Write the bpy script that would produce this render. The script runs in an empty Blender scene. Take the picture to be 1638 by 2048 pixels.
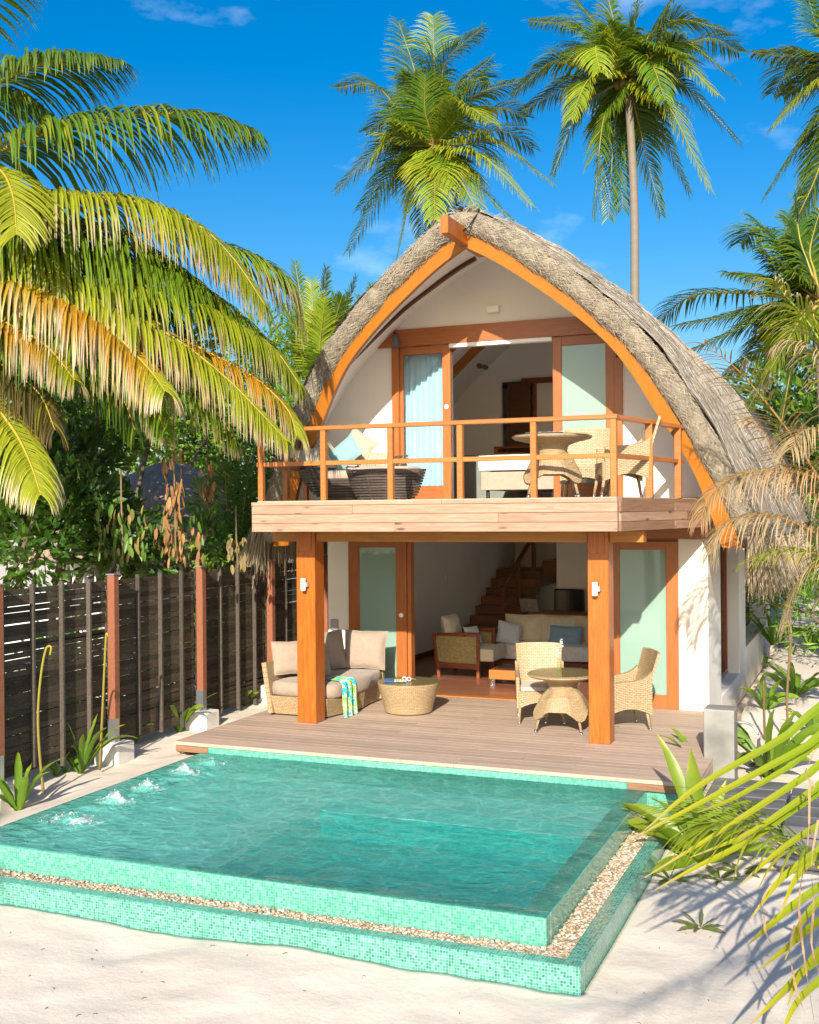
import bpy, bmesh, math, random
from math import sin, cos, pi, radians, sqrt
from mathutils import Vector as V, Matrix, noise as NZ
random.seed(7)
R = random.random
def U(a, b): return a + (b - a) * R()
sc = bpy.context.scene
# ------------------------------------------------------------------ camera
F = 2250.5; YAW = radians(22.2676); PIT = radians(-0.0602); ROL = radians(0.49265); CH = 2.75
f_ = V((-sin(YAW)*cos(PIT), cos(YAW)*cos(PIT), sin(PIT)))
r_ = V((cos(YAW), sin(YAW), 0)); d_ = f_.cross(r_)
r2 = r_*cos(ROL) + d_*sin(ROL); d2 = -r_*sin(ROL) + d_*cos(ROL)
CP = V((0, 0, CH))
cam = bpy.data.cameras.new('camera'); co = bpy.data.objects.new('camera', cam); sc.collection.objects.link(co)
cam.sensor_fit = 'HORIZONTAL'; cam.sensor_width = 36; cam.lens = F/1638*36; cam.clip_end = 2000; cam.clip_start = .05
up = -d2; bk = -f_
co.matrix_world = Matrix(((r2.x, up.x, bk.x, 0), (r2.y, up.y, bk.y, 0), (r2.z, up.z, bk.z, CH), (0, 0, 0, 1)))
sc.camera = co
# survey helpers: where the sight line of a measured point meets a known plane
def ray(px, py): return r2*((px-819)/F) + d2*((py-1024)/F) + f_
def onz(px, py, z=0.): d = ray(px, py); return CP + d*((z-CH)/d.z)
def ony(px, py, y): d = ray(px, py); return CP + d*(y/d.y)
def onx(px, py, x): d = ray(px, py); return CP + d*(x/d.x)
def dep(px, py, D): return CP + ray(px, py)*D
# ------------------------------------------------------------------ light
TX, TZ = -.215, -.47                      # light travels (TX, 1, TZ)
sd = V((-TX, -1, -TZ)).normalized()
SUNEL = math.asin(sd.z); SUNAZ = math.atan2(sd.x, sd.y)
w = bpy.data.worlds.new('World'); sc.world = w; w.use_nodes = True
nt = w.node_tree; N = nt.nodes; L = nt.links
for n in list(N): N.remove(n)
wo = N.new('ShaderNodeOutputWorld'); bg = N.new('ShaderNodeBackground'); sky = N.new('ShaderNodeTexSky')
sky.sky_type = 'NISHITA'; sky.sun_disc = False; sky.sun_elevation = SUNEL; sky.sun_rotation = SUNAZ
sky.air_density = 1.0; sky.dust_density = 2.0; sky.ozone_density = 3.0
hs = N.new('ShaderNodeHueSaturation'); hs.inputs['Saturation'].default_value = 1.5; hs.inputs['Hue'].default_value = .5; hs.inputs['Value'].default_value = 1.0
L.new(sky.outputs[0], hs.inputs['Color'])
tc = N.new('ShaderNodeTexCoord'); mp = N.new('ShaderNodeMapping'); mp.inputs['Scale'].default_value = (5, 5, 11); mp.inputs['Location'].default_value = (1.3, .4, .8)
no = N.new('ShaderNodeTexNoise'); no.inputs['Scale'].default_value = 1.3; no.inputs['Detail'].default_value = 7; no.inputs['Roughness'].default_value = .55
cr = N.new('ShaderNodeValToRGB'); cr.color_ramp.elements[0].position = .60; cr.color_ramp.elements[1].position = .92
cr.color_ramp.elements[0].color = (0, 0, 0, 1); cr.color_ramp.elements[1].color = (.55, .55, .55, 1)
mx = N.new('ShaderNodeMixRGB'); mx.inputs[2].default_value = (4.5, 5.6, 7.0, 1)
L.new(tc.outputs['Generated'], mp.inputs[0]); L.new(mp.outputs[0], no.inputs[0]); L.new(no.outputs[0], cr.inputs[0])
ml = N.new('ShaderNodeMixRGB'); ml.blend_type = 'MULTIPLY'; ml.inputs[0].default_value = 1; ml.inputs[2].default_value = (.62, .61, .62, 1)
L.new(hs.outputs[0], ml.inputs[1]); L.new(cr.outputs[0], mx.inputs[0]); L.new(ml.outputs[0], mx.inputs[1]); L.new(mx.outputs[0], bg.inputs[0])
bg.inputs[1].default_value = .115; L.new(bg.outputs[0], wo.inputs[0])
sl = bpy.data.lights.new('sun', 'SUN'); sl.energy = 3.6; sl.angle = radians(.5); sl.color = (1, .89, .74)
so = bpy.data.objects.new('sun', sl); sc.collection.objects.link(so)
so.rotation_euler = sd.to_track_quat('Z', 'Y').to_euler(); so.location = (5, -20, 20)
sc.view_settings.view_transform = 'Standard'; sc.view_settings.look = 'None'; sc.view_settings.exposure = 1.28; sc.view_settings.gamma = 1; sc.cycles.max_bounces = 14; sc.cycles.diffuse_bounces = 7; sc.cycles.transparent_max_bounces = 24
try: sc.view_settings.use_curve_mapping = False
except Exception: pass
# ------------------------------------------------------------------ scene graph helpers
COL = sc.collection
def emp(name, label, cat, loc=(0, 0, 0), rz=0, group=None):
    o = bpy.data.objects.new(name, None); COL.objects.link(o); o.location = loc; o.rotation_euler = (0, 0, rz); o.empty_display_size = .2
    o['label'] = label; o['category'] = cat
    if group: o['group'] = group
    return o
def tag(o, label=None, cat=None, group=None, kind=None):
    if label: o['label'] = label
    if cat: o['category'] = cat
    if group: o['group'] = group
    if kind: o['kind'] = kind
    return o
class MB:
    def __init__(s): s.v = []; s.f = []; s.m = []; s.uv = []; s.c = []; s.hasuv = False; s.hasc = False; s.smooth = False
    def vert(s, p, c=None):
        s.v.append((p[0], p[1], p[2])); s.c.append(c or (1, 1, 1, 1))
        if c: s.hasc = True
        return len(s.v)-1
    def face(s, idx, m=0, uv=None):
        s.f.append(tuple(idx)); s.m.append(m); s.uv.append(uv)
        if uv: s.hasuv = True
    def quad(s, a, b, c, d, m=0, uv=None, col=None):
        i = [s.vert(p, col) for p in (a, b, c, d)]; s.face(i, m, uv)
    def poly(s, pts, m=0, uv=None): s.face([s.vert(p) for p in pts], m, uv)
    def box(s, x0, x1, y0, y1, z0, z1, m=0):
        i = [s.vert(p) for p in ((x0,y0,z0),(x1,y0,z0),(x1,y1,z0),(x0,y1,z0),(x0,y0,z1),(x1,y0,z1),(x1,y1,z1),(x0,y1,z1))]
        for a in ((0,3,2,1),(4,5,6,7),(0,1,5,4),(1,2,6,5),(2,3,7,6),(3,0,4,7)): s.face([i[k] for k in a], m)
    def obox(s, a, b, wd, ht, upv=(0, 0, 1), m=0, w2=None, h2=None):
        a = V(a); b = V(b); t = (b-a).normalized(); u = V(upv); sd_ = t.cross(u)
        if sd_.length < 1e-4: sd_ = t.cross(V((1, 0, 0)))
        sd_.normalize(); u = sd_.cross(t).normalized()
        w2 = wd if w2 is None else w2; h2 = ht if h2 is None else h2
        i = []
        for p, ww, hh in ((a, wd, ht), (b, w2, h2)):
            for q in ((-1,-1),(1,-1),(1,1),(-1,1)): i.append(s.vert(p + sd_*(q[0]*ww/2) + u*(q[1]*hh/2)))
        for q in ((3,2,1,0),(4,5,6,7),(0,1,5,4),(1,2,6,5),(2,3,7,6),(3,0,4,7)): s.face([i[k] for k in q], m)
    def tube(s, pts, rad, n=8, m=0, cap=True, cols=None):
        pts = [V(p) for p in pts]; rings = []; L_ = 0
        prev = None
        for k, p in enumerate(pts):
            t = (pts[min(k+1, len(pts)-1)] - pts[max(k-1, 0)]).normalized()
            if prev is None:
                a = t.cross(V((0, 0, 1)));
                if a.length < .1: a = t.cross(V((1, 0, 0)))
            else: a = prev - t*prev.dot(t)
            a.normalize(); prev = a; b = t.cross(a)
            r = rad[k] if isinstance(rad, (list, tuple)) else rad
            if k: L_ += (p-pts[k-1]).length
            rings.append(([s.vert(p + (a*cos(2*pi*j/n) + b*sin(2*pi*j/n))*r, cols[k] if cols else None) for j in range(n)], L_, r))
        for k in range(len(rings)-1):
            A, la, ra = rings[k]; B, lb, rb = rings[k+1]
            for j in range(n):
                j2 = (j+1) % n; ua = j/n*2*pi*ra; ub = (j+1)/n*2*pi*ra
                s.face((A[j], A[j2], B[j2], B[j]), m, ((ua, la), (ub, la), (ub, lb), (ua, lb)))
        if cap:
            s.face(tuple(reversed(rings[0][0])), m); s.face(tuple(rings[-1][0]), m)
    def lathe(s, prof, c=(0, 0), n=32, m=0, z0=0, cap=True, sq=None):
        rings = []; l = 0
        for k, (r, z) in enumerate(prof):
            if k: l += sqrt((r-prof[k-1][0])**2 + (z-prof[k-1][1])**2)
            rings.append(([s.vert((c[0]+r*cos(2*pi*j/n), c[1]+r*sin(2*pi*j/n), z0+z)) for j in range(n)], l))
        rm = max(r for r, z in prof)
        for k in range(len(rings)-1):
            A, la = rings[k]; B, lb = rings[k+1]
            for j in range(n):
                j2 = (j+1) % n
                s.face((A[j], A[j2], B[j2], B[j]), m, ((j/n*2*pi*rm, la), ((j+1)/n*2*pi*rm, la), ((j+1)/n*2*pi*rm, lb), (j/n*2*pi*rm, lb)))
        if cap:
            if prof[0][0] > 1e-4: s.face(tuple(reversed(rings[0][0])), m)
            if prof[-1][0] > 1e-4: s.face(tuple(rings[-1][0]), m)
    def grid(s, rows, m=0, uvf=None, cols=None):
        I = [[s.vert(p, cols[i][j] if cols else None) for j, p in enumerate(r)] for i, r in enumerate(rows)]
        for i in range(len(I)-1):
            for j in range(len(I[0])-1):
                uv = None
                if uvf: uv = (uvf(i, j), uvf(i, j+1), uvf(i+1, j+1), uvf(i+1, j))
                s.face((I[i][j], I[i][j+1], I[i+1][j+1], I[i+1][j]), m, uv)
        return I
    def obj(s, name, mats, parent=None, inv=False, smooth=False, bevel=0, segs=2, sub=0):
        me = bpy.data.meshes.new(name); me.from_pydata(s.v, [], s.f)
        if not isinstance(mats, (list, tuple)): mats = [mats]
        for m in mats: me.materials.append(m)
        me.polygons.foreach_set('material_index', s.m)
        if smooth: me.polygons.foreach_set('use_smooth', [True]*len(s.f))
        if s.hasuv:
            ul = me.uv_layers.new(name='UVMap'); dat = []
            for f, uv in zip(s.f, s.uv):
                if uv is None: dat += [0.0, 0.0]*len(f)
                else:
                    for q in uv: dat += [q[0], q[1]]
            ul.data.foreach_set('uv', dat)
        if s.hasc:
            at = me.color_attributes.new('col', 'FLOAT_COLOR', 'POINT'); at.data.foreach_set('color', [x for c in s.c for x in c])
        me.update()
        o = bpy.data.objects.new(name, me); COL.objects.link(o)
        if parent:
            o.parent = parent
            if inv: o.matrix_parent_inverse = (Matrix.Translation(parent.location) @ Matrix.Rotation(parent.rotation_euler.z, 4, 'Z')).inverted()
        if bevel:
            b = o.modifiers.new('bevel', 'BEVEL'); b.width = bevel; b.segments = segs; b.limit_method = 'ANGLE'; b.angle_limit = radians(40)
        if sub:
            b = o.modifiers.new('sub', 'SUBSURF'); b.levels = sub; b.render_levels = sub
        return o
def boxo(name, m, parent, x0, x1, y0, y1, z0, z1, inv=True, bevel=.004, label=None):
    """box whose own origin is its centre, so grain and colour vary per piece"""
    b = MB(); cx, cy, cz = (x0+x1)/2, (y0+y1)/2, (z0+z1)/2
    b.box(x0-cx, x1-cx, y0-cy, y1-cy, z0-cz, z1-cz); o = b.obj(name, m, parent, inv, bevel=bevel, segs=1); o.location = (cx, cy, cz)
    if label: o['label'] = label
    return o
def barx(name, m, parent, a, b, wd, ht, inv=True, bevel=.004, upv=(0, 0, 1), label=None):
    """bar from a to b; mesh runs along its local x"""
    a = V(a); b = V(b); l = (b-a).length; mb = MB(); mb.box(-l/2, l/2, -wd/2, wd/2, -ht/2, ht/2)
    o = mb.obj(name, m, parent, inv, bevel=bevel, segs=1)
    t = (b-a)/l; u = V(upv); y = u.cross(t)
    if y.length < 1e-3: y = V((0, 1, 0)).cross(t)
    y.normalize(); z = t.cross(y)
    Mx = Matrix(((t.x, y.x, z.x), (t.y, y.y, z.y), (t.z, y.z, z.z)))
    o.location = (a+b)/2; o.rotation_euler = Mx.to_euler()
    if label: o['label'] = label
    return o
def copy_tree(o, parent=None):
    c = o.copy(); COL.objects.link(c)
    if parent: c.parent = parent; c.matrix_parent_inverse = o.matrix_parent_inverse.copy()
    for ch in [x for x in KIDS(o)]: copy_tree(ch, c)
    return c
def KIDS(o): return list(o.children)
def cat(pts, n):
    """Catmull-Rom through points, n samples evenly by parameter"""
    P = [V(p) for p in pts]; P = [P[0]*2-P[1]] + P + [P[-1]*2-P[-2]]; out = []; m = len(P)-3
    for i in range(n):
        u = i/(n-1)*m; k = min(int(u), m-1); t = u-k; a, b, c, d = P[k:k+4]
        out.append(.5*((2*b) + (c-a)*t + (2*a-5*b+4*c-d)*t*t + (3*b-a-3*c+d)*t**3))
    return out
# ------------------------------------------------------------------ materials
def newmat(name):
    m = bpy.data.materials.new(name); m.use_nodes = True; t = m.node_tree
    p = t.nodes['Principled BSDF']; return m, t, p
def nd(t, ty, **k):
    n = t.nodes.new(ty)
    for a, b in k.items():
        if a in n.inputs.keys() if hasattr(n.inputs, 'keys') else False: n.inputs[a].default_value = b
        else: setattr(n, a, b)
    return n
def ramp(t, fac, stops, interp='LINEAR'):
    n = t.nodes.new('ShaderNodeValToRGB'); e = n.color_ramp.elements; n.color_ramp.interpolation = interp
    while len(e) < len(stops): e.new(.5)
    for x, (p, c) in zip(e, stops): x.position = p; x.color = (*c, 1) if len(c) == 3 else c
    t.links.new(fac, n.inputs[0]); return n.outputs[0]
def math_(t, op, a, b=None, c=None):
    n = t.nodes.new('ShaderNodeMath'); n.operation = op
    for i, x in enumerate((a, b, c)):
        if x is None: continue
        if isinstance(x, (int, float)): n.inputs[i].default_value = x
        else: t.links.new(x, n.inputs[i])
    return n.outputs[0]
def mapping(t, src, scale=(1, 1, 1), loc=(0, 0, 0), rot=(0, 0, 0)):
    n = t.nodes.new('ShaderNodeMapping'); n.inputs['Scale'].default_value = scale; n.inputs['Location'].default_value = loc; n.inputs['Rotation'].default_value = rot
    t.links.new(src, n.inputs[0]); return n.outputs[0]
def noise_(t, vec, scale, detail=4, rough=.5, dist=0):
    n = t.nodes.new('ShaderNodeTexNoise'); n.inputs['Scale'].default_value = scale; n.inputs['Detail'].default_value = detail
    n.inputs['Roughness'].default_value = rough; n.inputs['Distortion'].default_value = dist
    if vec is not None: t.links.new(vec, n.inputs['Vector'])
    return n.outputs['Fac']
def bump(t, p, h, st=.3, dist=.01, prev=None):
    n = t.nodes.new('ShaderNodeBump'); n.inputs['Strength'].default_value = st; n.inputs['Distance'].default_value = dist
    t.links.new(h, n.inputs['Height'])
    if prev is not None: t.links.new(prev, n.inputs['Normal'])
    if p is not None: t.links.new(n.outputs[0], p.inputs['Normal'])
    return n.outputs[0]
def mix(t, f, a, b, mode='MIX'):
    n = t.nodes.new('ShaderNodeMixRGB'); n.blend_type = mode
    for i, x in enumerate((f, a, b)):
        if isinstance(x, (int, float)): n.inputs[i].default_value = x
        elif isinstance(x, (tuple, list)): n.inputs[i].default_value = (*x[:3], 1)
        else: t.links.new(x, n.inputs[i])
    return n.outputs[0]
def tcoord(t, k='Object'):
    n = t.nodes.new('ShaderNodeTexCoord'); return n.outputs[k]
def objrand(t):
    n = t.nodes.new('ShaderNodeObjectInfo'); return n.outputs['Random']
def plain(name, col, rough=.6, metal=0, var=.08, sc_=8, bmp=0, spec=.5):
    m, t, p = newmat(name); c = noise_(t, tcoord(t), sc_, 3)
    a = tuple(x*(1-var) for x in col); b = tuple(min(1, x*(1+var)) for x in col)
    t.links.new(ramp(t, c, [(.3, a), (.7, b)]), p.inputs['Base Color']); p.inputs['Roughness'].default_value = rough; p.inputs['Metallic'].default_value = metal
    p.inputs['Specular IOR Level'].default_value = spec
    if bmp: bump(t, p, noise_(t, tcoord(t), 60, 4), bmp, .005)
    return m
def wood(name, c1, c2, rough=.45, axis=0, scale=6, var=.25, spec=.5, knots=False, bmp=.15):
    m, t, p = newmat(name); tc = tcoord(t); rnd = objrand(t)
    ad = t.nodes.new('ShaderNodeVectorMath'); ad.operation = 'ADD'; t.links.new(tc, ad.inputs[0])
    cb = t.nodes.new('ShaderNodeCombineXYZ'); q = math_(t, 'MULTIPLY', rnd, 37.0)
    for i in range(3): t.links.new(q, cb.inputs[i])
    t.links.new(cb.outputs[0], ad.inputs[1])
    s = [14, 14, 14]; s[axis] = 1.1
    mv = mapping(t, ad.outputs[0], tuple(s))
    g = noise_(t, mv, scale*.5, 6, .62, .8); g2 = noise_(t, mv, scale*2.2, 3, .6)
    gg = math_(t, 'ADD', math_(t, 'MULTIPLY', g, .7), math_(t, 'MULTIPLY', g2, .3))
    col = ramp(t, gg, [(.32, c1), (.66, c2)])
    br = math_(t, 'ADD', math_(t, 'MULTIPLY', rnd, var*2), 1-var)
    hsv = t.nodes.new('ShaderNodeHueSaturation'); t.links.new(col, hsv.inputs['Color']); t.links.new(br, hsv.inputs['Value'])
    out = hsv.outputs[0]
    if knots:
        vo = t.nodes.new('ShaderNodeTexVoronoi'); vo.inputs['Scale'].default_value = 1.0
        s2 = [9, 9, 9]; s2[axis] = 2.4; t.links.new(mapping(t, ad.outputs[0], tuple(s2)), vo.inputs['Vector'])
        k = ramp(t, vo.outputs['Distance'], [(.07, (1, 1, 1)), (.2, (0, 0, 0))])
        out = mix(t, k, out, tuple(x*.4 for x in c1))
    t.links.new(out, p.inputs['Base Color']); p.inputs['Roughness'].default_value = rough; p.inputs['Specular IOR Level'].default_value = spec
    bump(t, p, gg, bmp, .004); return m
def tilemat(name, stops, size=.021, grout=(.62, .78, .62), gw=.09, rough=.12, big=0):
    m, t, p = newmat(name); tc = tcoord(t)
    ge = t.nodes.new('ShaderNodeNewGeometry'); an = t.nodes.new('ShaderNodeVectorMath'); an.operation = 'ABSOLUTE'; t.links.new(ge.outputs['Normal'], an.inputs[0])
    sx = t.nodes.new('ShaderNodeSeparateXYZ'); t.links.new(an.outputs[0], sx.inputs[0])
    mv = mapping(t, tc, (1/size,)*3, (.013, .27, .31))
    fl = t.nodes.new('ShaderNodeVectorMath'); fl.operation = 'FLOOR'; t.links.new(mv, fl.inputs[0])
    fr = t.nodes.new('ShaderNodeVectorMath'); fr.operation = 'FRACTION'; t.links.new(mv, fr.inputs[0])
    # cell id projected off the normal axis
    sf = t.nodes.new('ShaderNodeSeparateXYZ'); t.links.new(fl.outputs[0], sf.inputs[0]); sr = t.nodes.new('ShaderNodeSeparateXYZ'); t.links.new(fr.outputs[0], sr.inputs[0])
    cb = t.nodes.new('ShaderNodeCombineXYZ'); g = None
    for i in range(3):
        ok = math_(t, 'LESS_THAN', sx.outputs[i], .6)
        t.links.new(math_(t, 'MULTIPLY', sf.outputs[i], ok), cb.inputs[i])
        e = math_(t, 'MULTIPLY', math_(t, 'GREATER_THAN', math_(t, 'ABSOLUTE', math_(t, 'SUBTRACT', sr.outputs[i], .5)), .5-gw/2), ok)
        g = e if g is None else math_(t, 'MAXIMUM', g, e)
    wn = t.nodes.new('ShaderNodeTexWhiteNoise'); wn.noise_dimensions = '3D'; t.links.new(cb.outputs[0], wn.inputs['Vector'])
    lo = noise_(t, tc, 5.0, 3); v = math_(t, 'ADD', math_(t, 'MULTIPLY', wn.outputs['Value'], .75), math_(t, 'MULTIPLY', lo, .35))
    col = mix(t, g, ramp(t, v, stops), grout)
    t.links.new(col, p.inputs['Base Color']); p.inputs['Roughness'].default_value = rough
    bump(t, p, math_(t, 'SUBTRACT', 1.0, g), .4, .002); return m
def weave(name, c1, c2, dark, w_=.034, h_=.013, rough=.5):
    m, t, p = newmat(name); uv = tcoord(t, 'UV')
    b = t.nodes.new('ShaderNodeTexBrick'); b.inputs['Scale'].default_value = 1; b.offset = .5
    b.inputs['Brick Width'].default_value = w_; b.inputs['Row Height'].default_value = h_; b.inputs['Mortar Size'].default_value = h_*.13; b.inputs['Mortar Smooth'].default_value = .6
    b.inputs['Color1'].default_value = (*c1, 1); b.inputs['Color2'].default_value = (*c2, 1); b.inputs['Mortar'].default_value = (*dark, 1)
    t.links.new(uv, b.inputs[0]); n = noise_(t, uv, 30, 3)
    t.links.new(mix(t, .25, b.outputs['Color'], ramp(t, n, [(.3, dark), (.7, c1)])), p.inputs['Base Color']); p.inputs['Roughness'].default_value = rough
    bump(t, p, math_(t, 'SUBTRACT', 1.0, b.outputs['Fac']), .8, .004); return m
def leafmat(name, rough=.38, trans=.35):
    m, t, p = newmat(name)
    a = t.nodes.new('ShaderNodeAttribute'); a.attribute_name = 'col'
    rn = objrand(t); hs = t.nodes.new('ShaderNodeHueSaturation'); t.links.new(a.outputs['Color'], hs.inputs['Color'])
    t.links.new(math_(t, 'ADD', math_(t, 'MULTIPLY', rn, .3), .85), hs.inputs['Value'])
    t.links.new(hs.outputs[0], p.inputs['Base Color']); p.inputs['Roughness'].default_value = rough; p.inputs['Specular IOR Level'].default_value = .45
    tr = t.nodes.new('ShaderNodeBsdfTranslucent'); t.links.new(mix(t, .35, hs.outputs[0], (.55, .6, .02)), tr.inputs[0])
    ms = t.nodes.new('ShaderNodeMixShader'); ms.inputs[0].default_value = trans
    t.links.new(p.outputs[0], ms.inputs[1]); t.links.new(tr.outputs[0], ms.inputs[2])
    t.links.new(ms.outputs[0], t.nodes['Material Output'].inputs[0]); return m
def fabric(name, col, var=.06, stripe=None, ax=0, st=18):
    m, t, p = newmat(name); tc = tcoord(t); n = noise_(t, tc, 14, 4); f = noise_(t, tc, 260, 2)
    c = ramp(t, n, [(.3, tuple(x*(1-var) for x in col)), (.7, tuple(min(1, x*(1+var)) for x in col))])
    if stripe:
        sx = t.nodes.new('ShaderNodeSeparateXYZ'); t.links.new(tc, sx.inputs[0])
        c = ramp(t, math_(t, 'FRACT', math_(t, 'MULTIPLY', sx.outputs[ax], st)), stripe, 'CONSTANT')
    t.links.new(c, p.inputs['Base Color']); p.inputs['Roughness'].default_value = .9; p.inputs['Specular IOR Level'].default_value = .15
    p.inputs['Sheen Weight'].default_value = .2
    b = bump(t, None, f, .25, .001); bump(t, p, n, .35, .03, b); return m
def glassy(name, tint, refl_rough=.02, opac=.0, fac=1.3):
    """thin pane: tinted see-through plus Fresnel mirror"""
    m, t, p = newmat(name); t.nodes.remove(p)
    tr = t.nodes.new('ShaderNodeBsdfTransparent'); tr.inputs[0].default_value = (*tint, 1)
    gl = t.nodes.new('ShaderNodeBsdfGlossy'); gl.inputs['Roughness'].default_value = refl_rough
    fr = t.nodes.new('ShaderNodeFresnel'); fr.inputs[0].default_value = 1.6
    ms = t.nodes.new('ShaderNodeMixShader'); t.links.new(math_(t, 'MULTIPLY', fr.outputs[0], fac), ms.inputs[0]); t.links.new(tr.outputs[0], ms.inputs[1]); t.links.new(gl.outputs[0], ms.inputs[2])
    sh = ms
    if opac:
        df = t.nodes.new('ShaderNodeBsdfDiffuse'); df.inputs[0].default_value = (.42, .58, .52, 1)
        m2 = t.nodes.new('ShaderNodeMixShader'); m2.inputs[0].default_value = opac; t.links.new(tr.outputs[0], m2.inputs[1]); t.links.new(df.outputs[0], m2.inputs[2]); t.links.new(m2.outputs[0], ms.inputs[1])
    t.links.new(sh.outputs[0], t.nodes['Material Output'].inputs[0]); return m
M = {}
M['plaster'] = plain('plaster', (.74, .72, .665), .85, var=.06, sc_=1.4, bmp=.08, spec=.2)
M['inwall'] = plain('inner_plaster', (.84, .83, .81), .85, var=.02, sc_=2, spec=.2)
M['post'] = wood('orange_post_wood', (.28, .06, .006), (.48, .14, .017), .35, 2, 5, .04)
M['board'] = wood('orange_stain', (.33, .105, .004), (.37, .13, .007), .45, 2, 2, .03, bmp=.05)
M['beam'] = wood('amber_beam', (.30, .10, .01), (.46, .19, .025), .4, 0, 5, .08)
M['frame'] = wood('door_frame_wood', (.27, .082, .020), (.38, .135, .036), .35, 2, 5, .07)
M['framex'] = wood('lintel_wood', (.27, .082, .024), (.38, .135, .042), .35, 0, 5, .07)
M['rail'] = wood('rail_wood', (.31, .095, .02), (.44, .16, .035), .4, 0, 5, .12)
M['darkwood'] = wood('dark_interior_wood', (.075, .022, .010), (.14, .045, .02), .35, 0, 5, .15)
M['redwood'] = wood('reddish_furniture_wood', (.16, .045, .018), (.26, .08, .03), .3, 0, 5, .1)
M['stair'] = wood('stair_wood', (.17, .07, .035), (.30, .135, .065), .4, 0, 5, .25)
M['floorin'] = wood('indoor_floor_wood', (.17, .065, .035), (.27, .12, .07), .28, 0, 4, .18)
M['deck'] = wood('weathered_deck', (.33, .245, .185), (.50, .395, .315), .7, 0, 5, .11, spec=.25, bmp=.3)
M['fascia'] = wood('pale_fascia', (.27, .155, .105), (.42, .27, .19), .6, 0, 4, .14, spec=.3, knots=True)
M['fasciab'] = wood('brown_fascia', (.15, .08, .045), (.26, .15, .09), .6, 0, 4, .14, spec=.3)
M['slat'] = wood('grey_brown_fence', (.032, .024, .016), (.10, .078, .055), .8, 1, 5, .35, spec=.2, bmp=.3)
M['batten'] = wood('grey_batten', (.04, .034, .027), (.10, .087, .07), .8, 2, 5, .3, spec=.2, bmp=.3)
M['fpost'] = wood('brown_fence_post', (.20, .07, .035), (.30, .115, .06), .55, 2, 5, .08)
M['galv'] = plain('galvanised_metal', (.55, .58, .62), .35, .9)
M['chrome'] = plain('chrome', (.8, .8, .82), .12, 1)
M['concrete'] = plain('light_concrete', (.62, .60, .55), .9, var=.12, sc_=6, bmp=.3, spec=.2)
M['greyconc'] = plain('polished_grey_concrete', (.22, .225, .205), .55, var=.38, sc_=2.6, bmp=.15)
M['slab'] = plain('dark_grey_slab', (.125, .13, .14), .5, var=.3, sc_=3, bmp=.2)
M['white'] = plain('white_paint', (.8, .8, .78), .4, var=.02)
M['black'] = plain('black_plastic', (.012, .012, .012), .35)
M['teal1'] = tilemat('pale_mosaic', [(.2, (.05, .28, .215)), (.45, (.075, .335, .255)), (.75, (.12, .40, .31)), (1, (.17, .45, .355))], grout=(.26, .42, .30), gw=.07)
M['teal2'] = tilemat('green_mosaic', [(.15, (.02, .16, .14)), (.4, (.045, .25, .21)), (.7, (.09, .35, .28)), (1, (.16, .45, .35))], grout=(.27, .45, .33), gw=.12)
M['teal3'] = tilemat('pool_floor_mosaic', [(.2, (.46, .84, .80)), (.45, (.52, .88, .84)), (.75, (.58, .91, .87)), (1, (.66, .93, .90))], size=.021)
M['teal4'] = tilemat('deep_floor_mosaic', [(.2, (.012, .45, .43)), (.45, (.02, .53, .50)), (.75, (.03, .60, .57)), (1, (.06, .66, .62))], grout=(.07, .52, .48))
M['wicker'] = weave('honey_wicker', (.46, .35, .205), (.39, .285, .155), (.11, .06, .02), .056, .021)
M['caneback'] = weave('woven_cane', (.55, .46, .22), (.42, .34, .13), (.06, .03, .01), .05, .018)
M['rattan'] = wood('dark_rattan', (.035, .026, .022), (.10, .08, .07), .5, 0, 6, .2)
M['taupe'] = fabric('taupe_cushion', (.28, .23, .185)); M['taupe2'] = fabric('light_taupe_cushion', (.31, .25, .195))
M['creamout'] = fabric('cream_outdoor_cushion', (.42, .36, .27)); M['cream'] = fabric('cream_cushion', (.66, .60, .47)); M['whitef'] = fabric('white_fabric', (.80, .79, .76)); M['beige'] = fabric('beige_fabric', (.36, .30, .24))
M['blue'] = fabric('blue_cushion', (.23, .36, .52)); M['aqua'] = fabric('aqua_cushion', (.21, .38, .39)); M['palegrey'] = fabric('pale_grey_satin', (.55, .62, .70))
M['greyf'] = fabric('warm_grey_fabric', (.42, .38, .34))
M['stripe'] = fabric('striped_fabric', (.7, .65, .5), stripe=[(0, (.38, .35, .26)), (.3, (.20, .27, .23)), (.42, (.46, .42, .32)), (.6, (.34, .27, .10)), (.7, (.46, .43, .35)), (.85, (.28, .16, .13)), (.9, (.40, .38, .28))], ax=0, st=7)
M['curtain'] = fabric('sheer_curtain', (.58, .66, .74))
M['glass'] = glassy('door_glass', (.86, .95, .97)); M['frost'] = glassy('frosted_glass', (.62, .85, .77), .04, .50); M['tglass'] = glassy('table_glass', (.95, .98, .92), fac=.3)
M['leaf'] = leafmat('palm_leaf'); M['broad'] = leafmat('broad_leaf', .42, .3); M['drylf'] = leafmat('dry_leaf', .7, .15)
def sandmat():
    m, t, p = newmat('white_sand'); tc = tcoord(t); a = noise_(t, tc, 1.2, 6, .6); b = noise_(t, tc, 9, 6, .65); c = noise_(t, tc, 240, 3)
    t.links.new(mix(t, .5, ramp(t, a, [(.3, (.62, .55, .46)), (.7, (.72, .66, .57))]), ramp(t, c, [(.3, (.54, .47, .39)), (.65, (.78, .73, .65))])), p.inputs['Base Color'])
    p.inputs['Roughness'].default_value = .95; p.inputs['Specular IOR Level'].default_value = .15
    q = bump(t, None, c, .5, .003); bump(t, p, b, .32, .03, q); return m
M['sand'] = sandmat()
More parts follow.
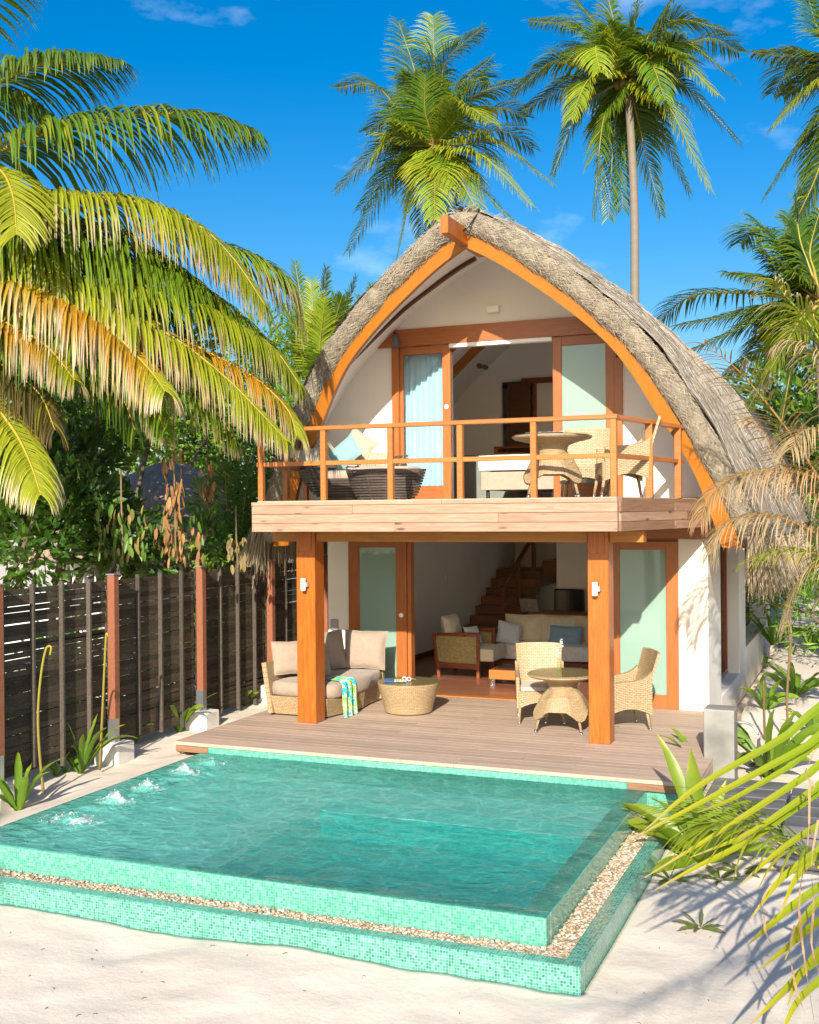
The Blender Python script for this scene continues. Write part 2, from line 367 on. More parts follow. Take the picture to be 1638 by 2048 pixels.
def thatchmat(name, c1, c2, c3, net=True, sm=(9, 160, 1), sg2=(7, 45, 1)):
    m, t, p = newmat(name); uv = tcoord(t, 'UV'); rn = noise_(t, mapping(t, uv, (1, 1, 1)), 1.5, 5)
    st = noise_(t, mapping(t, uv, sm), 1, 5, .65, .3); gap = noise_(t, mapping(t, uv, sg2), 1, 5, .7)
    col = ramp(t, st, [(.28, c1), (.5, c2), (.72, c3)])
    col = mix(t, ramp(t, gap, [(.36, (1, 1, 1)), (.45, (0, 0, 0))]), col, tuple(x*.35 for x in c1))
    t.links.new(mix(t, .3, col, ramp(t, rn, [(.3, c1), (.7, c3)])), p.inputs['Base Color']); p.inputs['Roughness'].default_value = .95; p.inputs['Specular IOR Level'].default_value = .1
    h = math_(t, 'ADD', st, math_(t, 'MULTIPLY', gap, 1.2)); b = bump(t, None, h, .9, .02)
    if net:
        sx = t.nodes.new('ShaderNodeSeparateXYZ'); t.links.new(uv, sx.inputs[0]); e = None
        for s_ in (1, -1):
            d = math_(t, 'FRACT', math_(t, 'MULTIPLY', math_(t, 'ADD', sx.outputs[0], math_(t, 'MULTIPLY', sx.outputs[1], s_*.8)), 24))
            k = math_(t, 'LESS_THAN', d, .16); e = k if e is None else math_(t, 'MAXIMUM', e, k)
        b = bump(t, None, e, .6, .012, b)
    t.links.new(b, p.inputs['Normal']); return m
M['thatch'] = thatchmat('grey_thatch', (.15, .125, .10), (.30, .26, .21), (.46, .41, .335))
M['roll'] = thatchmat('netted_thatch_roll', (.20, .17, .12), (.33, .285, .21), (.47, .42, .32), sm=(70, 130, 1), sg2=(30, 22, 1))
M['hutthatch'] = thatchmat('hut_thatch', (.26, .19, .14), (.46, .35, .27), (.62, .50, .40))
M['straw'] = leafmat('straw', .9, .1)
# ================================================================== GROUND
def smooth(a, b, x):
    t = max(0, min(1, (x-a)/(b-a))); return t*t*(3-2*t)
def gh(x, y):
    n = (NZ.noise(V((x*.9, y*.9, 0)))*.035 + NZ.noise(V((x*2.7, y*2.7, 3)))*.018 + NZ.noise(V((x*7, y*7, 5)))*.006)
    front = -.49
    left = -.135 - .10*smooth(-7.42, -8.0, x)*1 + .026*max(0, min(y-9.5, 6))*smooth(-7.5, -8.0, x)
    right = -.5 + .2*smooth(9.5, 13, y) + .22*smooth(13, 19, y) + .3*smooth(20, 40, y)
    if x <= -7.4: h = front + (left-front)*smooth(6.6, 7.35, y)
    else: h = front if y < 7.36 else right
    if x > -7.4: h = front + (right-front)*smooth(8, 9.5, y)
    if x < -7.4 and y > 20: h += .2*smooth(20, 40, y)
    k = 1.0
    if -7.6 < x < -1.7 and y > 7.36: k = .35
    h += n*k
    if -7.39 < x < -1.83 and 7.38 < y < 11.6: h = -1.9
    elif -7.72 < x < -1.72 and 11.45 < y < 27: h = -.6
    elif x > -1.83 and y < 27 and x < -1.7: h = min(h, -.3)
    return h
def axis(a, b, keys, fine, f0, f1, coarse):
    s = set(keys); x = f0
    while x <= f1: s.add(round(x, 3)); x += fine
    x = f0; st = fine
    while x > a: x -= st; st = min(st*1.35, coarse); s.add(round(max(x, a), 3))
    x = f1; st = fine
    while x < b: x += st; st = min(st*1.35, coarse); s.add(round(min(x, b), 3))
    L_ = sorted(s); out = [L_[0]]
    for v in L_[1:]:
        if v-out[-1] > .006: out.append(v)
    return out
xs = axis(-400, 400, [-7.425, -7.38, -1.835, -1.80, -1.70, -7.73], .07, -9.4, 1.6, 60)
ys = axis(-60, 900, [7.36, 7.39, 11.44, 11.46, 26.98, 27.02], .07, 4.0, 15.5, 60)
b = MB(); b.grid([[(x, y, gh(x, y)) for x in xs] for y in ys])
tag(b.obj('sand_ground', M['sand'], smooth=True), kind='structure')

# ================================================================== POOL
PX0, PX1, PY0, PY1, PZ = -7.42, -2.13, 7.67, 11.5, -.122
pool = emp('swimming_pool', 'raised turquoise mosaic infinity pool in front of the wooden terrace', 'pool', (-4.8, 9.6, PZ))
def part(name, m, root, x0, x1, y0, y1, z0, z1, **k): return boxo(name, m, root, x0, x1, y0, y1, z0, z1, **k)
part('pool_wall', M['teal1'], pool, PX0, PX1, PY0, PY0+.12, -1.6, PZ, bevel=.006)
part('pool_wall', M['teal1'], pool, PX1-.19, PX1, PY0+.121, PY1+.2, -1.6, PZ, bevel=.006)
part('pool_wall', M['teal1'], pool, PX0, PX0+.10, PY0+.121, PY1+.2, -1.6, PZ-.002, bevel=.006)
part('pool_wall', M['teal1'], pool, PX0+.101, PX1-.191, PY1-.02, PY1+.16, -1.6, -.012, bevel=0)
part('pool_wall', M['teal1'], pool, PX1-.187, -1.64, PY1+.03, PY1+.1, -1.0, -.10, bevel=0)
part('pool_floor', M['teal4'], pool, PX0+.1, PX1-.19, PY0+.12, PY1-.02, -1.1, -.58, bevel=0)
part('pool_lining', M['teal4'], pool, -5.249, PX1-.2005, 10.338, 10.3495, -.858, -.33, bevel=0)
part('shallow_shelf', M['teal3'], pool, -5.249, PX1-.19, 10.35, PY1-.02, -.859, -.322, bevel=.01)
for (a, c, e, f) in ((-5.249, PX1-.191, PY0+.1201, PY0+.13), (PX1-.20, PX1-.1901, PY0+.131, 10.349)): part('pool_lining', M['teal4'], pool, a, c, e, f, -.858, -.16, bevel=0)
part('shallow_shelf', M['teal3'], pool, PX0+.1, -5.25, PY0+.12, PY1-.02, -.859, -.32, bevel=.01)
CX1, CY0 = -1.81, 7.35
part('outer_curb', M['teal2'], pool, PX0, CX1, CY0, CY0+.115, -.75, -.30, bevel=.004)
part('outer_curb', M['teal2'], pool, CX1-.125, CX1, CY0+.116, PY1+.03, -.75, -.30, bevel=.004)
# gravel: stones
stone = []
b = MB(); rg = random.Random(3)
def pebble(b, c, s, rg, col):
    P = [];
    for i in range(3):
        for j in range(5):
            th = 2*pi*j/5 + i*.6; ph = (-.9, 0, .9)[i]
            P.append(b.vert((c[0]+s[0]*cos(ph)*cos(th)*rg.uniform(.8, 1.15), c[1]+s[1]*cos(ph)*sin(th)*rg.uniform(.8, 1.15), c[2]+s[2]*sin(ph)), col))
    for i in range(2):
        for j in range(5): b.face((P[i*5+j], P[i*5+(j+1) % 5], P[i*5+5+(j+1) % 5], P[i*5+5+j]))
    b.face(P[10:15]); 
for k in range(9500):
    if rg.random() < .6: x = rg.uniform(PX0, CX1-.13); y = rg.uniform(CY0+.125, PY0-.01)
    else: x = rg.uniform(PX1+.01, CX1-.135); y = rg.uniform(CY0+.13, PY1+.02)
    s = rg.uniform(.010, .021); t = rg.random(); g = rg.uniform(.85, 1.1)
    cc = (.44*g, .35*g, .25*g, 1) if t < .55 else ((.56*g, .51*g, .43*g, 1) if t < .8 else (.27*g, .19*g, .12*g, 1))
    pebble(b, (x, y, -.335+rg.uniform(-.006, .016)), (s, s*rg.uniform(.7, 1.2), s*.6), rg, cc)
m, t, p = newmat('pebble'); a = t.nodes.new('ShaderNodeAttribute'); a.attribute_name = 'col'; t.links.new(a.outputs[0], p.inputs['Base Color']); p.inputs['Roughness'].default_value = .8
M['pebble'] = m
tag(b.obj('gravel', M['pebble'], pool, True, smooth=True), kind='stuff')
part('gravel_bed', plain('gravel_bed', (.42, .34, .25), .9, var=.3, sc_=60), pool, PX0, CX1-.12, CY0+.11, PY0+.01, -.6, -.345, bevel=0)
part('gravel_bed', M['pebble'] and plain('gravel_bed_side', (.42, .34, .25), .9, var=.3, sc_=60), pool, PX1-.01, CX1-.12, PY0+.011, PY1+.03, -.6, -.346, bevel=0)
# water body
def watermat():
    m, t, p = newmat('pool_water'); t.nodes.remove(p); tc = tcoord(t)
    def caustic_web(sc_, dist, lo, hi, rot):
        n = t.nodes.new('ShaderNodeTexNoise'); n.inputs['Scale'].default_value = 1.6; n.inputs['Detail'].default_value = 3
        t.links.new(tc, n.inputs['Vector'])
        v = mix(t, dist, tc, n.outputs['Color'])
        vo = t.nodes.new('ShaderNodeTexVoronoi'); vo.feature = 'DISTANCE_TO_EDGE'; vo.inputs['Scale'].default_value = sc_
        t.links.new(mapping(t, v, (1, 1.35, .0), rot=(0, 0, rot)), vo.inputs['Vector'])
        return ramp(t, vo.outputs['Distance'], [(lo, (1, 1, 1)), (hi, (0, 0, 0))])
    c = math_(t, 'MAXIMUM', caustic_web(4.6, .30, .0, .085, .4), math_(t, 'MULTIPLY', caustic_web(9, .4, .0, .09, 1.2), .6))
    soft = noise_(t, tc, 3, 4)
    tint = mix(t, c, (.47, .76, .745), (1, 1, 1))  # bright web of ripple-focused sunlight painted into the water's tint
    tr = t.nodes.new('ShaderNodeBsdfTransparent'); t.links.new(tint, tr.inputs[0])
    gl = t.nodes.new('ShaderNodeBsdfGlossy'); gl.inputs['Roughness'].default_value = .04
    w1 = noise_(t, mapping(t, tc, (1, 1.5, 1)), 4.5, 5, .55, .7); w2 = noise_(t, tc, 17, 3, .5, .6)
    h = math_(t, 'ADD', w1, math_(t, 'MULTIPLY', w2, .22))
    b_ = bump(t, None, h, .8, .08)
    t.links.new(b_, gl.inputs['Normal']); fr = t.nodes.new('ShaderNodeFresnel'); fr.inputs[0].default_value = 1.33; t.links.new(b_, fr.inputs['Normal'])
    sx = t.nodes.new('ShaderNodeSeparateXYZ'); t.links.new(tc, sx.inputs[0])
    mk = t.nodes.new('ShaderNodeMapRange'); mk.inputs[1].default_value = -7.2; mk.inputs[2].default_value = -4.6; mk.inputs[3].default_value = .34; mk.inputs[4].default_value = .10; t.links.new(math_(t, 'ADD', sx.outputs[0], math_(t, 'MULTIPLY', math_(t, 'SUBTRACT', soft, .5), 3.5)), mk.inputs[0])
    df = t.nodes.new('ShaderNodeBsdfDiffuse'); df.inputs[0].default_value = (.22, .80, .70, 1); t.links.new(b_, df.inputs['Normal'])
    rf_ = t.nodes.new('ShaderNodeBsdfRefraction'); rf_.inputs['IOR'].default_value = 1.16; rf_.inputs['Roughness'].default_value = 0; t.links.new(tint, rf_.inputs[0]); t.links.new(b_, rf_.inputs['Normal'])
    m1 = t.nodes.new('ShaderNodeMixShader'); m1.inputs[0].default_value = .38; t.links.new(tr.outputs[0], m1.inputs[1]); t.links.new(rf_.outputs[0], m1.inputs[2])
    m0 = t.nodes.new('ShaderNodeMixShader'); t.links.new(mk.outputs[0], m0.inputs[0]); t.links.new(m1.outputs[0], m0.inputs[1]); t.links.new(df.outputs[0], m0.inputs[2])
    ms = t.nodes.new('ShaderNodeMixShader'); t.links.new(math_(t, 'MULTIPLY', fr.outputs[0], .5), ms.inputs[0]); t.links.new(m0.outputs[0], ms.inputs[1]); t.links.new(gl.outputs[0], ms.inputs[2])
    t.links.new(ms.outputs[0], t.nodes['Material Output'].inputs[0])
    va = t.nodes.new('ShaderNodeVolumeAbsorption'); va.inputs['Color'].default_value = (.02, .86, .88, 1); va.inputs['Density'].default_value = .18
    t.links.new(va.outputs[0], t.nodes['Material Output'].inputs['Volume']); return m
M['water'] = watermat()
jets = [onz(143, 1640, -.118), onz(230, 1603, -.118), onz(295, 1577, -.118), onz(368, 1547, -.118), onz(422, 1527, -.118)]
b = MB(); nx, ny = 150, 110; x0, x1, y0, y1 = PX0+.004, PX1-.004, PY0+.004, PY1-.024
def wz(x, y):
    e = min(x-x0, x1-x, y-y0, y1-y); k = smooth(0, .3, e)
    h = .012*NZ.noise(V((x*2.2, y*3.2, 0))) + .007*NZ.noise(V((x*6+y*2, y*8, 7)))
    for j in jets:
        d = sqrt((x-j.x)**2+(y-j.y)**2); h += .03*math.exp(-(d/.16)**2) + .010*sin(d*30)*math.exp(-(d/.55)**2)
    return -.116 + h*k*1.3
I = b.grid([[(x0+(x1-x0)*i/nx, y0+(y1-y0)*j/ny, wz(x0+(x1-x0)*i/nx, y0+(y1-y0)*j/ny)) for i in range(nx+1)] for j in range(ny+1)])
zb = -1.05
bt = {}
rim = [I[0][i] for i in range(nx+1)] + [I[j][nx] for j in range(1, ny+1)] + [I[ny][i] for i in range(nx-1, -1, -1)] + [I[j][0] for j in range(ny-1, 0, -1)]
low = [b.vert((b.v[k][0], b.v[k][1], zb)) for k in rim]
for k in range(len(rim)):
    k2 = (k+1) % len(rim); b.face((rim[k2], rim[k], low[k], low[k2]))
b.face(list(reversed(low)))
tag(b.obj('water', M['water'], smooth=True), kind='structure')
# foam domes where the jets break the surface
m, t, p = newmat('water_foam'); p.inputs['Base Color'].default_value = (.8, .9, .92, 1); p.inputs['Roughness'].default_value = .35
tr = t.nodes.new('ShaderNodeBsdfTransparent'); ms = t.nodes.new('ShaderNodeMixShader'); n = noise_(t, tcoord(t), 16, 5, .6)
t.links.new(ramp(t, n, [(.36, (.12,)*3), (.68, (.72,)*3)]), ms.inputs[0]); t.links.new(tr.outputs[0], ms.inputs[1]); t.links.new(p.outputs[0], ms.inputs[2]); t.links.new(ms.outputs[0], t.nodes['Material Output'].inputs[0])
bump(t, p, n, .9, .03); M['foam'] = m
jl = ['broad white foam patch bubbling nearest the front of the pool', 'tall foam mound, second bubbling jet from the front', 'small round foam mound, middle one of the five jets', 'foam jet with a splash to its right, second from the terrace', 'faint foam swirl of the jet closest to the terrace']
for k, (j, w_, h_) in enumerate(zip(jets, (.30, .20, .17, .19, .17), (.05, .10, .08, .10, .045))):
    b = MB(); rows = []; rg = random.Random(k)
    for i in range(13):
        rr = i/12*w_
        rows.append([(rr*cos(a*2*pi/26)*1.15, rr*sin(a*2*pi/26)*.8, h_*math.exp(-(i/12*2.3)**2) + .022*NZ.noise(V((rr*11*cos(a*2*pi/26)+k*5, rr*11*sin(a*2*pi/26), i*.7)))*(1-i/12) - .004) for a in range(27)])
    b.grid(rows)
    for q in range(60):
        a = rg.uniform(0, 6.28); r_q = rg.uniform(0, w_*1.1); s = rg.uniform(.003, .009); pebble(b, (r_q*cos(a), r_q*sin(a)*.7, h_*math.exp(-(r_q/w_*2.3)**2)+rg.uniform(0, .02)), (s, s, s), rg, None)
    o = b.obj('water_jet', M['foam'], smooth=True); o.location = (j.x, j.y, -.112); tag(o, jl[k], 'water jet', 'bubbling jets along the left side of the pool')

# ================================================================== TERRACE DECK
deck = emp('terrace_deck', 'weathered grey brown timber terrace between the pool and the villa', 'deck', (-4.7, 13.5, 0))
rg = random.Random(11); y = 11.46; DX0, DX1 = -7.78, -1.62; row = 0
while y < 15.60:
    wd = .138; cuts = [DX0] + sorted(rg.sample([DX0+1.1+i*.62 for i in range(7)], 2)) + [DX1]
    for a, c in zip(cuts[:-1], cuts[1:]):
        boxo('plank', M['deck'], deck, a+.0015, c-.0015, y, min(y+wd-.003, 15.645), -.04, rg.uniform(-.0006, .0006), bevel=.0015)
    y += wd; row += 1
part('edge_board', M['fasciab'], deck, DX0+.01, PX0+.10, 11.475, 11.51, -.125, -.042)
part('edge_board', M['fasciab'], deck, -2.322, DX1-.005, 11.475, 11.51, -.12, -.042)
part('edge_board', M['deck'], deck, DX1-.03, DX1+.0, 11.52, 15.64, -.16, -.042)
part('edge_board', M['deck'], deck, DX0, DX0+.03, 11.52, 15.64, -.16, -.042)
part('joist', M['darkwood'], deck, DX0+.1, DX1-.1, 12.2, 15.6, -.3, -.06)

# ================================================================== VILLA
CXV = -4.87
PIN = [(0, 6.19), (.36, 5.99), (.72, 5.75), (1.25, 5.35), (1.75, 4.9), (2.06, 4.5), (2.35, 4.0), (2.6, 3.6), (2.81, 3.19), (2.98, 2.72), (3.12, 2.25)]
POUT = [(0, 6.40), (.5, 6.13), (.97, 5.80), (1.31, 5.53), (1.85, 5.0), (2.18, 4.62), (2.47, 4.15), (2.70, 3.75), (2.95, 3.27), (3.17, 2.78), (3.37, 2.24)]
PTH = [(0, 6.66), (.32, 6.54), (.78, 6.24), (1.17, 5.96), (1.60, 5.63), (1.95, 5.34), (2.38, 4.87), (2.68, 4.44), (2.90, 4.05), (3.30, 3.25), (3.64, 2.42)]
def prof(P, n): return [(q.x, q.y) for q in cat([(a, c, 0) for a, c in P], n)]
def ylean(z): return 14.75 - .22*(z-2.25)
NP = 60
pin, pout, pth = prof(PIN, NP), prof(POUT, NP), prof(PTH, NP)
def zin(h, P=pin):
    h = abs(h)
    for (a, za), (c, zc) in zip(P[:-1], P[1:]):
        if a <= h <= c: return za + (zc-za)*(h-a)/(c-a+1e-9)
    return P[-1][1]
def hin(z, P=pin):
    for (a, za), (c, zc) in zip(P[:-1], P[1:]):
        if zc <= z <= za: return a + (c-a)*(za-z)/(za-zc+1e-9)
    return P[-1][0] if z < P[-1][1] else 0
vl = emp('thatched_villa', 'two storey white villa under a pointed thatched barrel roof with orange bargeboards', 'villa', (-4.87, 15.65, 0))
def inset(P, d, d1=None):
    out = []
    for i, (h, z) in enumerate(P):
        k = d if d1 is None else d+(d1-d)*min(1, i/len(P)*1.6)
        a = P[max(i-1, 0)]; c = P[min(i+1, len(P)-1)]; tx, tz = c[0]-a[0], c[1]-a[1]; l = sqrt(tx*tx+tz*tz)
        out.append((0 if i == 0 else max(0, h + tz/l*k), z - tx/l*k))
    return out
pwl = inset(pout, -.13, -.36)
def plerp(A_, B2, t): return [(a[0]*(1-t)+b2[0]*t, a[1]*(1-t)+b2[1]*t) for a, b2 in zip(A_, B2)]
# vault lining
b = MB(); rows = []
YB = 25.6
pli = [(h, z-.03) for h, z in pout]; YW = 15.65; YK = YW/15.65
def SX(x): return x*YK
def SZ(z): return 2.75+(z-2.75)*YK
full = [(-h, z) for h, z in reversed(pli)] + list(pli[1:])
fw_ = [(-h, z) for h, z in reversed(pwl)] + list(pwl[1:])
for s in (0, .25, .5, .75, 1): rows.append([(CXV+a[0]+(c[0]-a[0])*s, (ylean(a[1])+.075)*(1-s) + 15.6*s, a[1]+(c[1]-a[1])*s) for a, c in zip(full, fw_)])
rows.append([(CXV+h, 20.3, z) for h, z in fw_])
b.grid(rows); b.obj('roof_lining', M['inwall'], vl, True, smooth=True)
def arc_piece(name, m, side, A, B, yf, th, i0=0, i1=NP):
    b = MB(); F_, K = [], []
    for i in range(i0, i1):
        (a, za), (c, zc) = A[i], B[i]
        F_.append([(CXV+side*a, yf(za), za), (CXV+side*c, yf(zc), zc)]); K.append([(CXV+side*a, yf(za)+th, za), (CXV+side*c, yf(zc)+th, zc)])
    rows = [[f[0], f[1], k[1], k[0], f[0]] for f, k in zip(F_, K)]
    b.grid(rows); b.poly(rows[0][:4]); b.poly(list(reversed(rows[-1][:4])))
    return b.obj(name, m, vl, True)
for s in (-1, 1): arc_piece('bargeboard', M['board'], s, pin, pout, ylean, .08)
# dark strip and inner ribs
pin3 = inset(pin, .035); pin8 = inset(pin, .11)
arc_piece('soffit_strip', M['darkwood'], -1, inset(plerp(pout, pwl, .5), .03), plerp(pout, pwl, .7), lambda z: ylean(z)+.12+max(0, z-3.8)*.46, .07, 3, 48)
for s in (-1, 1):
    if 0: arc_piece('soffit_strip', M['darkwood'], s, pin3, pin, lambda z: ylean(z)+.1+max(0, z-4.0)*.42, .10, 2, 46)
    for yr in (16.7, 17.7, 18.7): arc_piece('rafter', M['beam'], s, inset(pwl, .13), pwl, lambda z, yr=yr: yr, .13, 1, 50)
# ridge beam
part('ridge_beam', M['post'], vl, CXV-.055, CXV+.045, 13.12, 14.6, 6.20, 6.42, bevel=.004)
# upper gable wall, in strips
def strips(name, m, y, th, cols, top=lambda x: zin(x-CXV, pwl)-.0, mat=None):
    b = MB()
    for (xa, xb, za) in cols:
        n = max(1, int((xb-xa)/.06))
        for k in range(n):
            p, q = xa+(xb-xa)*k/n, xa+(xb-xa)*(k+1)/n; tp, tq = max(za+.001, top(p)), max(za+.001, top(q))
            b.quad((p, y, za), (q, y, za), (q, y, tq), (p, y, tp)); b.quad((q, y+th, za), (p, y+th, za), (p, y+th, tp), (q, y+th, tq))
    for xe, z0, z1 in ((SX(-6.66), 2.9, SZ(5.2)), (SX(-3.18), 2.9, 4.7)) if y < 16 else (): b.quad((xe, y, z0), (xe, y+th, z0), (xe, y+th, z1), (xe, y, z1))
    return b.obj(name, m, vl, True)
strips('gable_wall', M['plaster'], YW, .12, [(CXV-3.5, SX(-6.66), 2.9), (SX(-6.66), SX(-3.18), SZ(5.42)), (SX(-3.18), CXV+3.5, 2.9)])
# lintel reaching from arch to arch
b = MB(); y0, y1 = YW-.065, YW+.01
zt, zb_ = SZ(5.47), SZ(5.215)
pts = [(CXV-hin(zb_, pwl)-.03, zb_), (CXV+hin(zb_, pwl)+.03, zb_), (CXV+hin(zt, pwl)+.03, zt), (CXV-hin(zt, pwl)-.03, zt)]
fr = [(x, y0, z) for x, z in pts]; bk_ = [(x, y1, z) for x, z in pts]
b.poly(fr); b.poly(list(reversed(bk_)))
for i in range(4): b.poly([fr[(i+1) % 4], fr[i], bk_[i], bk_[(i+1) % 4]])
b.obj('lintel', M['framex'], vl, True)
part('door_track', M['white'], vl, SX(-5.74), SX(-4.18), YW-.05, YW+.07, SZ(5.155), SZ(5.213))
def slider(root, name, x0, x1, z0, z1, gx0, gx1, gz0, gz1, y, glass, clipx=None, lab=None, handle=None, ytop=None):
    """door leaf: two stiles, two rails, pane"""
    d = emp(name, '', ''); del d['label']; del d['category']; d.parent = root; d.location = (x0-root.location.x, y-root.location.y, z0-root.location.z)
    th = .05
    def q(nm, mt, a, c, e, f, yy=(0, th)): 
        mb = MB(); cx, cz = (a+c)/2, (e+f)/2; mb.box(a-cx, c-cx, -0, yy[1]-yy[0], e-cz, f-cz); o = mb.obj(nm, mt, d, bevel=.004, segs=1); o.location = (cx-x0, yy[0], cz-z0); return o
    q('stile', M['frame'], x0, gx0, z0, z1); q('stile', M['frame'], gx1, x1, z0, z1)
    q('rail', M['framex'], gx0, gx1, z0, gz0); q('rail', M['framex'], gx0, gx1, gz1, z1)
    q('glass', glass, gx0-.002, gx1+.002, gz0-.002, gz1+.002, (.02, .028))
    if handle:
        mb = MB(); mb.lathe([(0, 0), (.034, 0), (.034, .008), (.012, .012), (0, .012)], n=16); o = mb.obj('handle', M['white'], d, smooth=False); o.location = (handle[0]-x0, 0, handle[1]-z0); o.rotation_euler = (pi/2, 0, 0)
    return d
# upper doors
slider(vl, 'sliding_door', SX(-6.55), SX(-5.74), 2.9, SZ(5.21), SX(-6.50), SX(-5.87), 3.12, SZ(5.09), YW+.01, M['glass'], handle=(SX(-5.805), SZ(4.29)))
part('door_jamb', M['frame'], vl, SX(-6.66), SX(-6.551), YW-.05, YW+.11, 2.9, SZ(5.214))
slider(vl, 'sliding_door', SX(-4.18), SX(-3.27), 2.9, SZ(5.21), SX(-4.05), SX(-3.42), 3.12, SZ(5.08), YW-.01, M['frost'])
part('door_jamb', M['frame'], vl, SX(-3.29), SX(-3.18), YW-.04, YW+.11, 2.9, 4.86)
# ground doors
slider(vl, 'sliding_door', -7.42, -6.46, 0.0, 2.30, -7.24, -6.63, .17, 2.20, 15.62, M['frost'], handle=(-6.545, 1.18))
slider(vl, 'sliding_door', -3.42, -2.44, 0.0, 2.30, -3.24, -2.60, .19, 2.185, 15.60, M['frost'])
part('door_jamb', M['frame'], vl, -6.459, -6.40, 15.66, 15.80, 0.02, 2.30)
part('corner_wall', M['plaster'], vl, -7.79, -7.421, 15.65, 15.95, -.3, 2.36, bevel=.01)
part('corner_wall', M['plaster'], vl, -2.439, -2.04, 15.62, 17.0, -.5, 2.34, bevel=.012)
part('door_reveal', M['plaster'], vl, -3.50, -3.425, 15.655, 15.9, 0, 2.30)
part('lintel', M['framex'], vl, -7.42, -2.43, 15.68, 15.80, 2.301, 2.44)
part('wall_plate', M['framex'], vl, -3.3, -1.95, 15.50, 15.615, 2.345, 2.50)
part('threshold', M['rail'], vl, -6.4, -3.5, 15.60, 15.78, -.02, .012)
# right side wall with recessed window
part('side_wall', M['plaster'], vl, -2.39, -2.04, 19.55, 20.5, -.5, 2.5, bevel=.01)
part('side_wall', M['plaster'], vl, -2.39, -2.04, 24.8, YB, -.5, 2.5, bevel=.01)
part('side_wall', M['plaster'], vl, -2.39, -2.04, 20.501, 24.799, -.5, .3, bevel=.01)  # leaves an unseen second opening above it, added to brighten the interior
part('side_wall', M['plaster'], vl, -2.39, -2.04, 17.001, 19.549, -.5, -.02, bevel=.01)
part('side_wall', M['plaster'], vl, -2.39, -2.04, 17.001, 19.549, 2.28, 2.6, bevel=.01)
wn = emp('window', '', ''); del wn['label']; del wn['category']; wn.parent = vl; wn.location = (-2.3-vl.location.x, 17.0-vl.location.y, 0)
for a, c, e, f in ((0, 2.55, -.02, .06), (0, 2.55, 2.2, 2.28), (0, .08, .06, 2.2), (2.45, 2.55, .06, 2.2)):
    mb = MB(); mb.box(-.04, .06, a, c, e, f); mb.obj('frame', M['darkwood'] if False else M['redwood'], wn)
mb = MB(); mb.box(0, .01, .08, 2.45, .06, 2.2); mb.obj('pane', glassy('window_glass', (.86, .9, .88)), wn)
# left side wall and back
part('side_wall', M['inwall'], vl, -7.90, -7.762, 15.951, YB, -.4, 2.9)
part('back_wall', M['inwall'], vl, -7.76, -2.39, YB-.1, YB, 0, 2.46)
part('inner_wall', M['inwall'], vl, -2.52, -2.392, 15.96, 17.0, 0, 2.46)
part('inner_wall', M['inwall'], vl, -2.52, -2.392, 19.55, 20.5, 0, 2.46)
part('partition', M['inwall'], vl, -5.62, -2.53, 21.2, 21.5, 0, 2.46)
part('ground_ceiling', M['inwall'], vl, -7.76, -2.39, 15.81, 24.3, 2.46, 2.52)
part('upper_floor', M['floorin'], vl, -7.6, -2.1, 15.65, 24.3, 2.60, 2.893)
rg = random.Random(5); y = 15.79
while y < 19.5:
    x = -7.76
    while x < -2.53:
        l = rg.uniform(1.2, 2.4); x2 = min(x+l, -2.53)
        boxo('floor_board', M['floorin'], vl, x, x2-.002, y, y+.118, -.03, .0, bevel=.001); x = x2
    y += .12
part('floor_slab', M['floorin'], vl, -7.76, -2.53, y, YB-.1, -.03, -.001)
part('baseboard', M['darkwood'], vl, -7.761, -7.745, 15.85, 21.4, .001, .10)
mb = MB(); mb.box(-.008, .008, -.035, .035, -.05, .05); o = mb.obj('light_switch', M['white'], vl, True, bevel=.003); o.location = tuple(onx(893, 1153, -7.752))
# upper back wall with door
strips('bedroom_wall', M['inwall'], 20.2, .1, [(CXV-3.2, -6.40, 2.9), (-6.40, -5.74, 5.15), (-5.74, CXV+3.2, 2.9)])
part('bathroom_wall', M['inwall'], vl, -7.2, -2.6, 21.8, 21.9, 2.9, 5.2)
part('shade_panel', plain('grey_green_shade', (.18, .2, .18), .6), vl, -6.9, -5.35, 18.7, 18.74, 2.896, 3.72)  # added dark sheet, its colour stands in for palm shade on the wall
ph_ = ony(1060, 742, 19.0)
part('door_frame', M['redwood'], vl, -5.76, -5.70, 20.13, 20.4, 2.9, 5.12); part('door_frame', M['redwood'], vl, -5.98, -5.2, 20.12, 20.19, 5.09, 5.19)
barx('inner_brace', M['beam'], vl, ony(1072, 800, 21.3), ony(1104, 752, 21.3), .12, .12)
dd = boxo('inner_door', M['darkwood'], vl, -6.21, -5.77, 20.0, 20.05, 2.9, 5.10); 
# curtains (hang: own things)
def curtain(label, x0, x1, z0, z1, y, amp, nf, m):
    b = MB(); n = 90; b.grid([[((x0+(x1-x0)*i/n)-x0, amp*sin(i/n*nf*2*pi + .6*sin(i*.37)) + .01*sin(i*1.7), z-z0) for i in range(n+1)] for z in (z0, (z0+z1)/2, z1)])
    o = b.obj('curtain', m, smooth=True); o.location = (x0, y, z0); tag(o, label, 'curtain', 'curtains behind the sliding doors'); return o
curtain('pale blue grey gathered curtain behind the upper left glass door', SX(-6.6), SX(-5.78), 2.93, SZ(5.12), YW+.2, .035, 9, M['curtain'])
curtain('pale curtain behind the upper right glass door', SX(-4.15), SX(-3.2), 2.93, SZ(5.05), YW+.18, .02, 5, M['curtain'])
curtain('white curtain behind the ground floor door beside the wicker sofa', -7.3, -6.5, .05, 2.2, 15.86, .02, 8, M['curtain'])
curtain('white curtain behind the ground floor door on the right', -3.3, -2.55, .05, 2.2, 15.86, .02, 4, M['curtain'])
